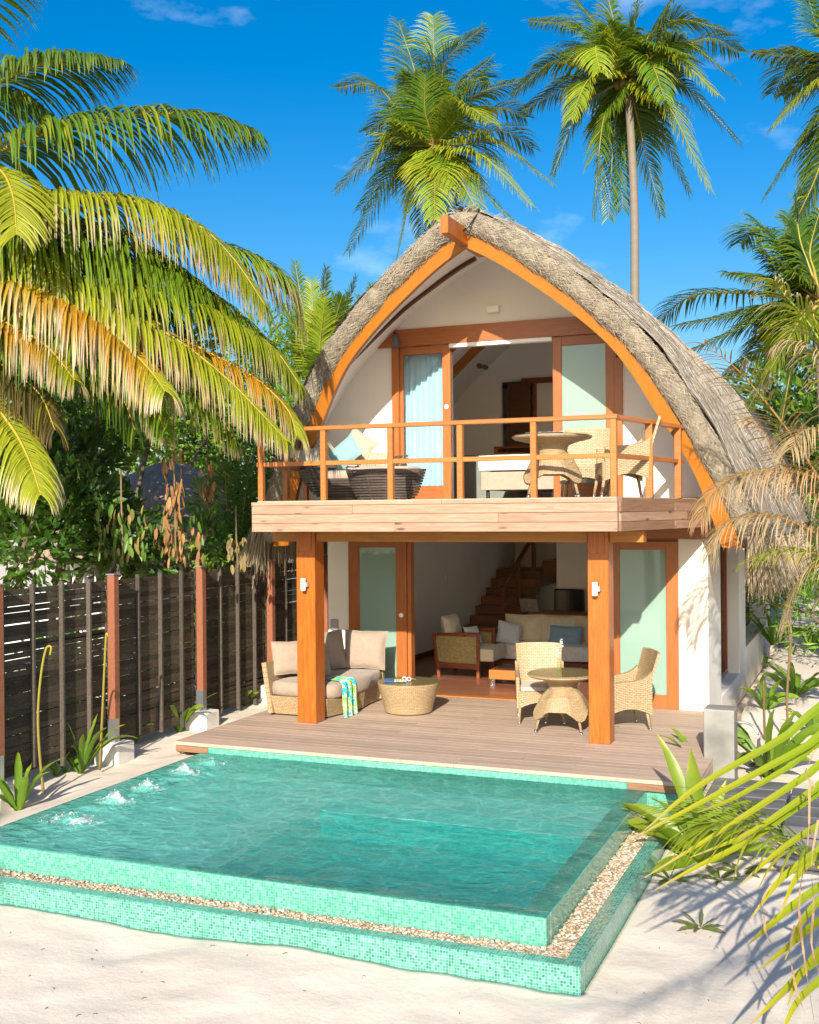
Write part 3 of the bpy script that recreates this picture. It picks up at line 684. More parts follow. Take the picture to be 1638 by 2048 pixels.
# stairs
st = M['stair']
for k in range(-2, 7):
    y0 = 21.86+.36*k; zt = .38+.172*k
    part('stair_step', st, vl, -7.76, -6.74, y0, min(y0+.365, 25.4) if k < 6 else 25.4, max(.001, zt-.36), zt)
part('stair_step', st, vl, -6.739, -6.30, 24.2, 25.4, 1.30, 1.62); part('stair_step', st, vl, -6.30, -5.9, 24.3, 25.4, 1.50, 1.80); part('stair_step', st, vl, -5.9, -5.65, 24.3, 25.4, 1.68, 1.98)
part('stair_side', M['redwood'], vl, -6.745, -6.70, 21.3, 21.6, 0.001, .1)
for (px, ya, yb, Y_) in ((1005, 1177, 1252, 21.6), (1036, 1125, 1228, 22.8), (1067, 1085, 1142, 24.1)):
    a = ony(px, ya, Y_); c = ony(px, yb, Y_); part('newel_post', M['redwood'], vl, a.x-.04, a.x+.04, Y_-.04, Y_+.04, c.z, a.z)
barx('handrail', M['redwood'], vl, ony(1003, 1176, 21.6), ony(1062, 1080, 24.1), .07, .07)
# posts and beam
for (x0, x1, lab) in ((-6.935, -6.665, 0), (-3.08, -2.83, 1)):
    part('post', M['post'], vl, x0, x1, 13.02, 13.29, -.0, 2.5, bevel=.008)
    part('post_panel', M['post'], vl, x0+.035, x1-.045, 13.008, 13.021, 2.23, 2.48, bevel=.003)
for a, c in ((-7.31, -6.937), (-6.663, -3.082), (-2.828, -2.43)): part('beam', M['beam'], vl, a, c, 13.06, 13.26, 2.36, 2.497, bevel=.006)
# wall lamps on posts (things)
for px, lab in ((607, 'small white tube lamp on the left terrace post'), (1190, 'small white tube lamp on the right terrace post')):
    c = ony(px, 1169 if px < 900 else 1178, 12.95); L_ = emp('wall_lamp', lab, 'wall lamp', (c.x, 12.94, c.z), 0, 'tube lamps on the terrace posts')
    mb = MB(); mb.lathe([(0, -.075), (.03, -.08), (.033, -.076), (.033, .076), (.03, .08), (0, .075)], n=20); mb.obj('lamp_body', M['white'], L_, smooth=False, bevel=.002)
    mb = MB(); mb.box(.01, .055, .015, .08, -.03, .03); mb.obj('bracket', M['galv'], L_)
c = ony(988, 619, YW-.05); lp = boxo('gable_lamp', M['white'], None, c.x-.09, c.x+.09, YW-.12, YW+.005, c.z-.05, c.z+.045); tag(lp, 'flat white box lamp high on the gable wall above the lintel', 'wall lamp')
c = ony(792, 683, YW-.15); sp = emp('spotlight', 'small black spotlight at the left end of the lintel', 'spotlight', (c.x, YW-.15, c.z))
mb = MB(); mb.lathe([(0, .10), (.035, .09), (.05, -.02), (.055, -.09), (.045, -.095), (0, -.06)], n=16); o = mb.obj('lamp_head', plain('spot_grey', (.1, .1, .12), .4), sp, smooth=True); o.rotation_euler = (.3, .1, 0)
mb = MB(); mb.tube([(0, 0, .08), (-.03, .03, .14), (-.05, .1, .15)], .015); mb.obj('bracket', M['black'], sp)
c = ony(965, 733, 16.6); cs = emp('ceiling_spots', 'pair of small black round spots on the bedroom rafter', 'spotlight', tuple(c))
for dx in (-.05, .05):
    mb = MB(); mb.lathe([(0, -.04), (.04, -.04), (.04, .04), (0, .04)], n=14); o = mb.obj('spot', M['black'], cs); o.location = (dx, -dx*.4, -dx*.3); o.rotation_euler = (pi/2, .3, 0)
c = ony(669, 1249, 15.62); sb = MB(); sb.box(-.06, .06, -.03, .03, -.085, .085); o = sb.obj('wall_socket', plain('grey_plastic', (.33, .34, .36), .5), bevel=.02, segs=3); o.location = (c.x, 15.625, c.z); tag(o, 'grey weatherproof socket on the narrow white wall beside the left door', 'socket')
# balcony
FZ0, FZ1 = 2.502, 2.877
A, B_, C_, D_ = V((-7.70, 15.2, 0)), V((-7.14, 12.30, 0)), V((-2.56, 12.30, 0)), V((-2.03, 15.1, 0))
rg = random.Random(8)
def fboards(p, q, segs, thick=.03):
    d = (q-p); l = d.length; t = d/l; nrm = V((t.y, -t.x, 0))
    z = FZ0
    hs_ = [.108, .108, .108, .047]
    for r, h in enumerate(hs_):
        cuts = segs[r]
        for k, (a, c, mt) in enumerate(cuts):
            pa = p+t*(a*l) + nrm*(thick/2 + (.006 if r == 3 else 0)); pb = p+t*(c*l) + nrm*(thick/2 + (.006 if r == 3 else 0))
            barx('fascia_board', M[mt], vl, pa+V((0, 0, z+h/2)), pb+V((0, 0, z+h/2)), thick, h-.004, bevel=.003)
        z += h
fboards(B_, C_, [[(0, .42, 'fascia'), (.4205, .999, 'fascia')], [(0, .7, 'fascia'), (.7005, .999, 'fascia')], [(0, .30, 'fascia'), (.3005, .999, 'fascia')], [(0, .55, 'fascia'), (.5505, .999, 'fascia')]])
fboards(C_, D_, [[(.003, .60, 'fasciab'), (.603, 1, 'fascia')], [(.003, .75, 'fascia'), (.753, 1, 'fasciab')], [(.003, .6, 'fasciab'), (.603, 1, 'fascia')], [(.003, 1, 'fasciab')]])
fboards(A, B_, [[(0, 1, 'fascia')]]*3 + [[(0, 1, 'fascia')]])
b = MB(); P = [(x, y) for x, y in ((A.x+.03, 15.64), (A.x+.03, A.y), (B_.x+.03, 12.335), (C_.x-.03, 12.335), (D_.x-.035, D_.y), (D_.x-.035, 15.64))]
b.poly([(x, y, 2.51) for x, y in reversed(P)]); b.poly([(x, y, 2.885) for x, y in P])
for i in range(len(P)): (a, c), (e, f) = P[i], P[(i+1) % len(P)]; b.poly([(a, c, 2.51), (e, f, 2.51), (e, f, 2.885), (a, c, 2.885)])
b.obj('balcony_slab', M['deck'], vl, True)
rl = emp('railing', '', ''); del rl['label']; del rl['category']; rl.parent = vl; rl.location = (0, 12.4-15.65, 2.88)
def rp(name, m, a, c, wd, ht):
    o = barx(name, m, rl, V(a)-V((CXV, 12.4, 2.88)), V(c)-V((CXV, 12.4, 2.88)), wd, ht, inv=False, upv=(0, 0, 1) if abs(a[2]-c[2]) < .5 else (0, 1, 0)); return o
RY = 12.40
def vpost(x, y, ztop=3.76, w_=.07): 
    mb = MB(); mb.box(-w_/2, w_/2, -w_/2, w_/2, -.44, .44); o = mb.obj('rail_post', M['rail'], rl, bevel=.005, segs=1); o.location = (x-CXV, y-12.4, 3.32-2.88)
for px in (523, 648, 782, 921, 1068): vpost(ony(px, 950, RY).x, RY)
LC = V((ony(523, 950, RY).x, RY, 0)); RC = V((-2.625, RY, 0)); RE = V((-2.19, 14.5, 0)); LE = V((-7.52, 14.5, 0))
vpost(RC.x, RC.y)
for k in (.48, .92): q = RC.lerp(RE, k); vpost(q.x, q.y, w_=.085)
for k in (.5, .95): q = LC.lerp(LE, k); vpost(q.x, q.y)
zt = 3.775; zm = 3.345
rp('top_rail', M['rail'], (LC.x-.04, RY, zt), (RC.x+.05, RY, zt), .095, .05)
rp('top_rail', M['rail'], (RC.x+.0, RY+.05, zt), (RE.x, RE.y, zt), .095, .05); rp('top_rail', M['rail'], (LC.x, RY+.05, zt), (LE.x, LE.y, zt), .095, .05)
rp('middle_rail', M['rail'], (LC.x-.06, RY, zm), (RC.x+.03, RY, zm), .04, .055)
rp('middle_rail', M['rail'], (RC.x, RY+.04, zm), (RE.x, RE.y, zm), .04, .055); rp('middle_rail', M['rail'], (LC.x, RY+.04, zm), (LE.x, LE.y, zm), .04, .055)
# ---- thatched roof
rf = emp('roof', '', ''); del rf['label']; del rf['category']; rf.parent = vl; rf.location = (0, 0, 6)
RO = V((CXV, 15.65, 6.0))
b = MB(); NV = 70; n2 = 90; pt2 = prof(PTH, n2)
L_ = [0]
for i in range(1, n2): L_.append(L_[-1] + sqrt((pt2[i][0]-pt2[i-1][0])**2+(pt2[i][1]-pt2[i-1][1])**2))
def tpoint(s, i, y, lift=0):
    h, z = pt2[i]; a = pt2[max(i-1, 0)]; c = pt2[min(i+1, n2-1)]; tx, tz = c[0]-a[0], c[1]-a[1]; l = sqrt(tx*tx+tz*tz)
    lift = lift + (.14*smooth(.2, 1.0, y-ylean(z)) if i > 2 else .05); nz = .045*NZ.noise(V((s*L_[i]*1.3, y*1.3, 0))) + .02*NZ.noise(V((s*L_[i]*4, y*4, 2))) + lift
    return V((CXV+s*(h - tz/l*nz), y, z + tx/l*nz))
for s in (-1, 1):
    rows = []
    for i in range(n2):
        ys_ = ylean(pt2[i][1])+.02
        rows.append([tpoint(s, i, ys_ + (YB+.6-ys_)*j/NV) - RO for j in range(NV+1)])
    b.grid(rows, uvf=lambda i, j: (L_[i], j/NV*11))
# back closing
for s in (-1, 1):
    for i in range(n2-1):
        (h1, z1), (h2, z2) = pt2[i], pt2[i+1]; b.poly([V((CXV+s*h1, YB+.5, z1))-RO, V((CXV+s*h2, YB+.5, z2))-RO, V((CXV, YB+.5, z2))-RO, V((CXV, YB+.5, z1))-RO])
b.obj('thatch', M['thatch'], rf, smooth=True)
RDATA = []
# front rolls
for s in (-1, 1):
    pts = []; rad = []; n = 130; po = prof(POUT, n); pq = prof(PTH, n)
    for i in range(n):
        h = (po[i][0]*.52+pq[i][0]*.48); z = (po[i][1]*.52+pq[i][1]*.48)
        pts.append(V((CXV+s*h, ylean(z)+.06, z))); rad.append(.140 + .018*NZ.noise(V((i*.35, s*5, 0))) + .02*NZ.noise(V((i*.1, s*3, 1))))
    pts = [pts[0] + V((-s*.12, 0, .0))] + pts; rad = [.12] + rad
    # tie at the foot
    rad[-1] = .10; rad[-2] = .12; rad[-3] = .14
    b = MB(); b.tube([p-RO for p in pts], rad, 20)
    RDATA.append((s, pts, rad))
    # roughen
    vv = []
    for v in b.v:
        q = V(v)+RO; e = NZ.noise(q*7)*.022 + NZ.noise(q*19)*.009
        vv.append((v[0]+e*s, v[1]-e*.6, v[2]+e))
    b.v = vv; b.obj('thatch_roll', M['roll'], rf, smooth=True)
def straws(b, p, d, l, w_, col, droop=.0, segs=2):
    p = V(p); d = V(d).normalized(); sd_ = d.cross(V((U(-1, 1), U(-1, 1), U(-.3, .3)))).normalized()*w_/2; rows = []; q = p
    for k in range(segs+1):
        ww = sd_*(1-.6*k/segs); rows.append([q-ww, q+ww]); q = q + d*(l/segs); d = (d+V((0, 0, -droop/segs))).normalized()
    b.grid(rows, cols=[[col, col]]*(segs+1))
def strawcol0(d=1): return (.4*d, .33*d, .23*d, 1)

def strawcol(d=1): g = U(.7, 1.15)*d; k = U(0, 1); return (.36*g+.08*k, .30*g+.06*k, .21*g+.04*k, 1)
b = MB()
for k in range(16000):   # cut straws bundled in the rolls, lying roughly along them
    s, pts_, rad_ = random.choice(RDATA); i = random.randrange(1, len(pts_)-3); p0 = pts_[i]-RO; T = (pts_[i+1]-pts_[i]).normalized(); a = T.cross(V((0, 1, 0))).normalized(); ph = U(0, 2*pi)
    n_ = (a*cos(ph)+V((0, 1, 0))*sin(ph)).normalized()
    if n_.y > .5: n_.y = -n_.y
    tw = n_.cross(T); g = U(.6, 1.25); straws(b, p0+T*U(0, .05)+n_*(rad_[i]*1.0+.004), T*U(.5, 1)+tw*U(-.8, .8)+n_*U(-.06, .10), U(.05, .16), .007, (.36*g, .32*g, .255*g, 1), .0, 1)
tag(b.obj('roll_straw', M['straw'], rf), kind='stuff')
b = MB()
for k in range(14000):   # loose straw on the right slope and ridge
    i = random.randrange(1, n2-4); s = 1 if R() < .8 else -1; y = ylean(pt2[i][1]) + .15 + (YB-14.9)*R()**1.5
    p = tpoint(s, i, y, .006) - RO; q = tpoint(s, min(i+3, n2-1), y+U(-.06, .06), .006) - RO; d = (q-p).normalized()
    g = U(.5, 1.25); straws(b, p, d + V((s*.04, 0, .04)), U(.12, .28), .008, (.31*g, .285*g, .245*g, 1), .05)
for k in range(1500):   # bristles along the ridge
    y = 13.75 + (YB-14)*R(); s = random.choice((-1, 1)); h = U(0, .1); p = V((CXV+s*h, y, 6.66-h*.5)) - RO
    straws(b, p, (s*U(.3, 1), U(-.8, .4), U(.0, .6)), U(.08, .2), .014, strawcol(.8), .6)
tag(b.obj('loose_straw', M['straw'], rf), kind='stuff')
b = MB()
for k in range(11000):   # hanging skirt below the ties
    s = 1 if R() < .75 else -1; t_ = R()**1.3; y = 14.6 + (YB-14.4)*t_
    if R() < .12: y = 14.55+R()*.3
    spread = U(0, 1); h0 = 3.46 + spread*.20; z0 = 2.47 + U(-.06, .1) + .03*sin(y*3)
    p = V((CXV+s*h0, y, z0)) - RO
    out = U(-.1, .28) + spread*.12; d = V((s*out, U(-.22, .12) + (-.1 if y < 14.9 else 0), -1))
    straws(b, p, d, U(.4, .8)*(1 if R() < .8 else 1.15), .015, strawcol(U(.75, 1.1)), .15, 3)
tag(b.obj('hanging_straw', M['straw'], rf), kind='stuff')
for s in (-1, 1):   # dark tie ropes
    pts = [V((CXV+s*(3.64+.06*sin(y*2.2)), y, 2.5+.06*sin(y*2.9)))-RO for y in [14.6+i*.25 for i in range(44)]]
    b = MB(); b.tube(pts, .012, 5); b.obj('tie_rope', M['black'], rf)
b = MB(); c = V((CXV+.1, 13.83, 6.52))-RO; b.tube([c+V((.17*cos(a)*.6, .17*sin(a), .17*sin(a+.5))) for a in [i*2*pi/16 for i in range(17)]], .012, 5); b.obj('tie_rope', M['black'], rf)
# ================================================================== FURNITURE
def sgnp(v, e): return math.copysign(abs(v)**e, v)
def cushion(name, m, w_, d_, h_, parent=None, loc=(0, 0, 0), rot=(0, 0, 0), puff=.5, n=14, seam=True):
    """pillow: w x h face, d thick, edges pinched, corners pointed"""
    b = MB(); k = random.random()*50
    for s in (-1, 1):
        rows = []
        for i in range(n+1):
            u = -1+2*i/n; r = []
            for j in range(n+1):
                v = -1+2*j/n; e = (1-abs(u)**2.6)*(1-abs(v)**2.6); t_ = e**puff
                pin = 1-.07*(1-abs(u)**2)*abs(v)**3; pin2 = 1-.07*(1-abs(v)**2)*abs(u)**3
                wr = .03*NZ.noise(V((u*2.5+k, v*2.5, s)))*d_*(2)*e
                r.append((u*w_/2*pin2, s*(d_/2*t_+wr), v*h_/2*pin))
            rows.append(r if s < 0 else list(reversed(r)))
        b.grid(rows)
    if seam:
        P = [(-w_/2, 0, -h_/2), (0, 0, -h_/2*.93), (w_/2, 0, -h_/2), (w_/2*.93, 0, 0), (w_/2, 0, h_/2), (0, 0, h_/2*.93), (-w_/2, 0, h_/2), (-w_/2*.93, 0, 0), (-w_/2, 0, -h_/2)]
        b.tube(P, .006, 5)
    o = b.obj(name, m, parent, smooth=True); o.location = loc; o.rotation_euler = rot; return o
def pad(name, m, x0, x1, y0, y1, z0, z1, parent, r=.04, inv=False):
    b = MB(); cx, cy, cz = (x0+x1)/2, (y0+y1)/2, (z0+z1)/2; nx, ny = 10, 10; w_, d_, h_ = x1-x0, y1-y0, z1-z0
    for s in (-1, 1):
        rows = []
        for i in range(nx+1):
            u = -1+2*i/nx; row = []
            for j in range(ny+1):
                v = -1+2*j/ny; e = 1 if max(abs(u), abs(v)) < .99 else 0
                z = s*(h_/2*(.80+.2*((1-u**6)*(1-v**6)))) + .006*NZ.noise(V((u*3, v*3, cz)))
                row.append((u*w_/2, v*d_/2, z))
            rows.append(row if s > 0 else list(reversed(row)))
        b.grid(rows)
    for (a, c) in (((-1, -1), (1, -1)), ((1, -1), (1, 1)), ((1, 1), (-1, 1)), ((-1, 1), (-1, -1))):
        rows = []
        for zz in (-1, 0, 1):
            rows.append([((a[0]+(c[0]-a[0])*i/10)*w_/2*(1+(.012 if zz == 0 else 0)), (a[1]+(c[1]-a[1])*i/10)*d_/2*(1+(.012 if zz == 0 else 0)), zz*h_/2*.8) for i in range(11)])
        b.grid(rows)
    bm = None; o = b.obj(name, m, parent, inv, smooth=True, bevel=r*.4, segs=2); o.location = (cx, cy, cz); return o
def sheet(b, rows, th, m=0, us=1, vs=1, off=(0, 0)):
    """thick sheet from rows of points, uv in metres"""
    P = [[V(p) for p in r] for r in rows]; nr, nc = len(P), len(P[0]); Nn = []
    for i in range(nr):
        r = []
        for j in range(nc):
            a = P[min(i+1, nr-1)][j]-P[max(i-1, 0)][j]; c = P[i][min(j+1, nc-1)]-P[i][max(j-1, 0)]; n = a.cross(c); r.append(n.normalized() if n.length > 1e-9 else V((0, 0, 1)))
        Nn.append(r)
    us_ = [0.]; vs_ = [0.]
    for j in range(1, nc): us_.append(us_[-1]+(P[nr//2][j]-P[nr//2][j-1]).length)
    for i in range(1, nr): vs_.append(vs_[-1]+(P[i][nc//2]-P[i-1][nc//2]).length)
    A = [[P[i][j]+Nn[i][j]*th/2 for j in range(nc)] for i in range(nr)]; B = [[P[i][j]-Nn[i][j]*th/2 for j in range(nc)] for i in range(nr)]
    uvf = lambda i, j: (us_[j], vs_[i])
    I = b.grid(A, m, uvf); J = b.grid([list(reversed(r)) for r in B], m, lambda i, j: (us_[nc-1-j], vs_[i]))
    rim = [(0, j) for j in range(nc)] + [(i, nc-1) for i in range(1, nr)] + [(nr-1, j) for j in range(nc-2, -1, -1)] + [(i, 0) for i in range(nr-2, 0, -1)]
    for k in range(len(rim)):
        (i, j), (i2, j2) = rim[k], rim[(k+1) % len(rim)]
        b.face((I[i][j], J[i][nc-1-j], J[i2][nc-1-j2], I[i2][j2]), m, ((0, 0), (0, th), (.03, th), (.03, 0)))
W = M['wicker']
def wicker_chair(label, x, y, z, rz, group, cush=True):
    """front faces local -y"""
    t = emp('wicker_chair', label, 'chair', (x, y, z), rz, group)
    w_, d_ = .56, .56
    # back shell, slightly flared and leaning back
    b = MB(); rows = []
    for i in range(13):
        zz = .30 + i/12*.66; lean = max(0, zz-.45)*.30; r = []
        ww = (w_/2)*(1+.10*(zz-.3)/.66)
        for j in range(13):
            u = -1+2*j/12; r.append((u*ww, d_/2+lean-.05*(abs(u)**3)*.6, zz + (.012*(1-u*u) if i == 12 else 0)))
        rows.append(r)
    sheet(b, rows, .03); b.obj('backrest', W, t, smooth=False)
    # side panels with arms: arm top slopes down to the front
    for s in (-1, 1):
        b = MB(); rows = []
        for i in range(11):
            r = []
            for j in range(11):
                v = j/10; yy = -d_/2+.03 + v*(d_-.0); top = .60+.04*v + .10*v**6; bot = .20 + .08*sin(v*pi)*1
                zz = bot+(top-bot)*i/10; r.append((s*(w_/2+.012+.02*(zz-.3)), yy, zz))
            rows.append(r if s > 0 else list(reversed(r)))
        sheet(b, rows, .045); b.obj('arm_panel', W, t)
    b = MB(); rows = []
    for i in range(9):
        r = []
        for j in range(11):
            u = -1+2*j/10; top = .42; bot = .20+.08*(1-u*u); r.append((u*w_/2, -d_/2+.02, bot+(top-bot)*i/8))
        rows.append(r)
    sheet(b, rows, .03); b.obj('front_apron', W, t)
    b = MB(); rows = []
    for i in range(9):
        r = []
        for j in range(11):
            u = -1+2*j/10; top = .42; bot = .20+.08*(1-u*u); r.append((-u*w_/2, d_/2-.02, bot+(top-bot)*i/8))
        rows.append(r)
    sheet(b, rows, .03); b.obj('rear_apron', W, t)
    b = MB(); b.box(-w_/2, w_/2, -d_/2+.03, d_/2-.02, .38, .42); b.obj('seat', W, t)
    if cush: pad('seat_cushion', M['greyf'], -w_/2+.02, w_/2-.02, -d_/2+.02, d_/2-.05, .42, .48, t)
    for sx in (-1, 1):
        for sy in (-1, 1):
            b = MB(); b.tube([(sx*(w_/2-.01), sy*(d_/2-.03), .26), (sx*(w_/2+.005), sy*(d_/2+.01), .03)], [.022, .017], 8); o = b.obj('leg', W, t, smooth=True)
            b = MB(); b.tube([(sx*(w_/2+.004), sy*(d_/2+.009), .035), (sx*(w_/2+.008), sy*(d_/2+.014), 0)], [.019, .017], 8); b.obj('metal_tip', M['chrome'], o, smooth=True)
    return t
def round_table(label, x, y, z, r, H_, rz, group):
    t = emp('round_table', label, 'table', (x, y, z), rz, group)
    b = MB(); b.lathe([(.20, H_-.12), (r*.62, H_-.085), (r*.94, H_-.05), (r, H_-.03), (r, H_-.012), (r-.02, H_-.004), (0, H_-.004)], n=48, cap=False); b.obj('table_top', W, t, smooth=False)
    b = MB(); b.lathe([(0, H_), (r-.03, H_), (r-.025, H_+.004), (r-.03, H_+.008), (0, H_+.008)], n=48); b.obj('glass_top', M['tglass'], t)
    b = MB(); rows = []
    for i in range(13):
        v = i/12; row = []
        for j in range(41):
            a = 2*pi*j/40; rr = .21 - .03*sin(min(v*2, 1)*pi) + .17*max(0, v-.25)**1.0*1.25
            sq = 1+.10*cos(4*(a-pi/4))*v; bot = .27 - .11*max(0, cos(4*(a-pi/4)))*1.0
            zz = (H_-.10) + (bot-(H_-.10))*v; row.append((rr*sq*cos(a), rr*sq*sin(a), zz))
        rows.append(row)
    b.grid(rows, uvf=lambda i, j: (j/40*1.8, i/12*.55)); b.obj('pedestal', W, t)
    for k in range(4):
        a = pi/4+k*pi/2; b = MB(); b.tube([(.31*cos(a), .31*sin(a), .30), (.40*cos(a), .40*sin(a), .035)], [.020, .016], 8); o = b.obj('leg', W, t, smooth=True)
        b = MB(); b.tube([(.399*cos(a), .399*sin(a), .04), (.41*cos(a), .41*sin(a), 0)], [.018, .016], 8); b.obj('metal_tip', M['chrome'], o, smooth=True)
    return t
# terrace dining set
TC = V((-3.565, 13.70, 0))
round_table('round woven dining table with a glass top on the terrace behind the right post', TC.x, TC.y, 0, .44, .72, .05, 'round wicker tables with glass tops')
wicker_chair('wicker armchair on the terrace behind the dining table', -4.0, 14.22, 0, radians(18), 'wicker dining armchairs')
wicker_chair('wicker armchair on the terrace right of the right post, in front of the glass door', -2.93, 14.12, 0, radians(-62), 'wicker dining armchairs')
va = emp('vase', 'slim clear glass vase with a stem of white orchids on the dining table', 'vase', (-3.60, 13.66, .73))
b = MB(); b.lathe([(.001, 0), (.028, 0), (.03, .01), (.026, .12), (.024, .17)], n=18, cap=False); b.obj('glass_body', M['tglass'], va, smooth=True)
b = MB(); st_ = [(0, 0, .03), (.0, 0, .17), (-.01, 0, .25), (.03, .0, .33), (.02, .01, .40)]; b.tube(cat(st_, 12), .003, 5); b.obj('stem', plain('stem_green', (.12, .25, .03), .5), va)
rg = random.Random(4)
for k in range(9):
    q = cat(st_, 12)[3+k] if k < 9 else 0; b = MB(); b.hasc = False
    for j in range(5):
        a = j*2*pi/5+k; b.poly([(0, 0, 0), (.012*cos(a-.5), .012*sin(a-.5)*.6, .006), (.026*cos(a), .02*sin(a), .008), (.012*cos(a+.5), .012*sin(a+.5)*.6, .006)])
    o = b.obj('petals', M['white'], va); o.location = (q.x+rg.uniform(-.02, .02), q.y-.01, q.z); o.rotation_euler = (rg.uniform(0, 1.5), rg.uniform(-.5, .5), 0)
# wicker coffee table
ct = emp('coffee_table', 'round drum shaped wicker coffee table with a glass top on the terrace', 'table', (-5.86, 14.22, 0))
b = MB(); b.lathe([(.0, .012), (.31, .012), (.325, .02), (.345, .12), (.385, .25), (.415, .36), (.425, .405), (.42, .42), (.0, .42)], n=64); b.obj('body', W, ct)
b = MB(); b.lathe([(.0, .421), (.425, .421), (.43, .425), (.43, .431), (.425, .435), (.0, .435)], n=64); b.obj('glass_top', M['tglass'], ct, smooth=False)
bk2 = emp('magazine', 'blue covered magazine lying open on the wicker coffee table', 'magazine', (-6.02, 14.10, .436), .4)
b = MB(); b.box(-.14, .0, -.10, .10, 0, .01); b.obj('cover', plain('blue_cover', (.01, .11, .45), .35), bk2, bevel=.002)
b = MB(); b.box(.002, .17, -.10, .10, 0, .008); b.obj('pages', fabric('printed_page', (.4, .4, .2), stripe=[(0, (.55, .55, .45)), (.3, (.15, .35, .08)), (.5, (.6, .45, .05)), (.7, (.1, .25, .4))], st=14), bk2)
sg = emp('sunglasses', 'white framed sunglasses lying on the coffee table behind the magazine', 'sunglasses', (-5.86, 14.16, .437), -.15)
for s in (-1, 1):
    b = MB(); pts = [(s*.036+.03*cos(a), 0, .024+.022*sin(a)*(1.1 if sin(a) > 0 else 1)) for a in [i*2*pi/16 for i in range(17)]]; b.tube(pts, .0055, 6); b.obj('rim', M['white'], sg, smooth=True)
    b = MB(); b.poly([(s*.036+.028*cos(i*2*pi/16), .001, .024+.02*sin(i*2*pi/16)) for i in range(16)]); b.obj('lens', plain('rose_lens', (.25, .09, .10), .1), sg)
    b = MB(); b.tube([(s*.066, 0, .03), (s*.07, .06, .022), (s*.064, .13, .004)], .0035, 6); b.obj('temple', M['white'], sg)
# terrace wicker sofa, seat facing +x, curved round at the far end
sf = emp('wicker_sofa', 'curved honey wicker sofa with taupe seat cushion behind the left post', 'sofa', (-7.1, 14.2, 0))
def sofa_path(off):
    """plan of the back line, offset inwards"""
    P = []
    for k in range(9): P.append((-.52+off, -.85+k/8*1.15))
    for k in range(1, 10): a = k/9*pi/2; P.append((-.52+.55-(.55-off)*cos(a), .30+(.55-off)*sin(a)))
    for k in range(1, 5): P.append((.03+k/4*.50, .85-off))
    return P
b = MB(); rows = []
for i in range(11):
    zz = .03+i/10*.68; off = .10*(1-i/10); rows.append([(x, y, zz+.0) for x, y in sofa_path(off)])
sheet(b, rows, .07); b.obj('backrest', W, sf)
b = MB(); P = sofa_path(.04) + [(.55, .30), (.60, 0), (.55, -.4), (.44, -.86)]
def prism(b, P, z0, z1, m=0, uvs=True, taper=0):
    c = V((sum(p[0] for p in P)/len(P), sum(p[1] for p in P)/len(P), 0)); Q = [((x-c.x)*(1-taper)+c.x, (y-c.y)*(1-taper)+c.y) for x, y in P]; l = 0
    b.poly([(x, y, z1) for x, y in reversed(P)]); b.poly([(x, y, z0) for x, y in Q])
    for k in range(len(P)):
        k2 = (k+1) % len(P); l2 = l+sqrt((P[k][0]-P[k2][0])**2+(P[k][1]-P[k2][1])**2)
        b.face([b.vert(q) for q in ((*P[k], z1), (*P[k2], z1), (*Q[k2], z0), (*Q[k], z0))], m, ((l, z1), (l2, z1), (l2, z0), (l, z0))); l = l2
prism(b, P, .02, .27, taper=.06); b.obj('base', W, sf)
def roundpad(name, m, P, z0, z1, parent, r=.05):
    b = MB(); c = V((sum(p[0] for p in P)/len(P), sum(p[1] for p in P)/len(P), 0)); rings = []
    Pc = cat([(x, y, 0) for x, y in P]+[(P[0][0], P[0][1], 0)], 60)[:-1]
    for zz, k in ((z0, -.03), (z0+.02, 0), ((z0+z1)/2, .012), (z1-.03, 0), (z1-.008, -.03), (z1, -.10), (z1+.006, -.4), (z1+.01, -.999)):
        rings.append([b.vert((p.x+(p.x-c.x)*k, p.y+(p.y-c.y)*k, zz+.006*NZ.noise(V((p.x*5, p.y*5, zz))))) for p in Pc])
    n = len(Pc)
    for A_, B2 in zip(rings[:-1], rings[1:]):
        for j in range(n): b.face((A_[j], A_[(j+1) % n], B2[(j+1) % n], B2[j]))
    return b.obj(name, m, parent, smooth=True)
roundpad('seat_cushion', M['taupe2'], [(-.42, -.78), (-.42, -.1), (-.38, .4), (-.2, .68), (.15, .76), (.50, .74), (.57, .35), (.62, 0), (.57, -.4), (.46, -.80), (.0, -.82)], .27, .46, sf)
sg_ = 'taupe cushions on the wicker sofa'
def cush(label, m, w_, d_, h_, loc, rot, group, cat_='cushion', **k):
    o = cushion('cushion', m, w_, d_, h_, None, loc, rot, **k); tag(o, label, cat_, group); return o
cush('large square taupe cushion facing the camera at the far end of the wicker sofa', M['taupe2'], .62, .2, .56, (-6.80, 14.86, .74), (radians(-14), radians(2), radians(14)), sg_)
cush('taupe cushion half in shade leaning in the corner of the wicker sofa', M['taupe'], .58, .2, .56, (-7.26, 14.55, .74), (radians(-16), radians(-4), radians(52)), sg_)
cush('narrow taupe cushion leaning just right of the left post', M['taupe2'], .50, .18, .52, (-7.05, 13.80, .70), (radians(-20), radians(8), radians(76)), sg_)
cush('taupe cushion tip showing left of the left post', M['taupe2'], .50, .16, .46, (-7.42, 13.72, .74), (radians(-12), radians(0), radians(40)), sg_)
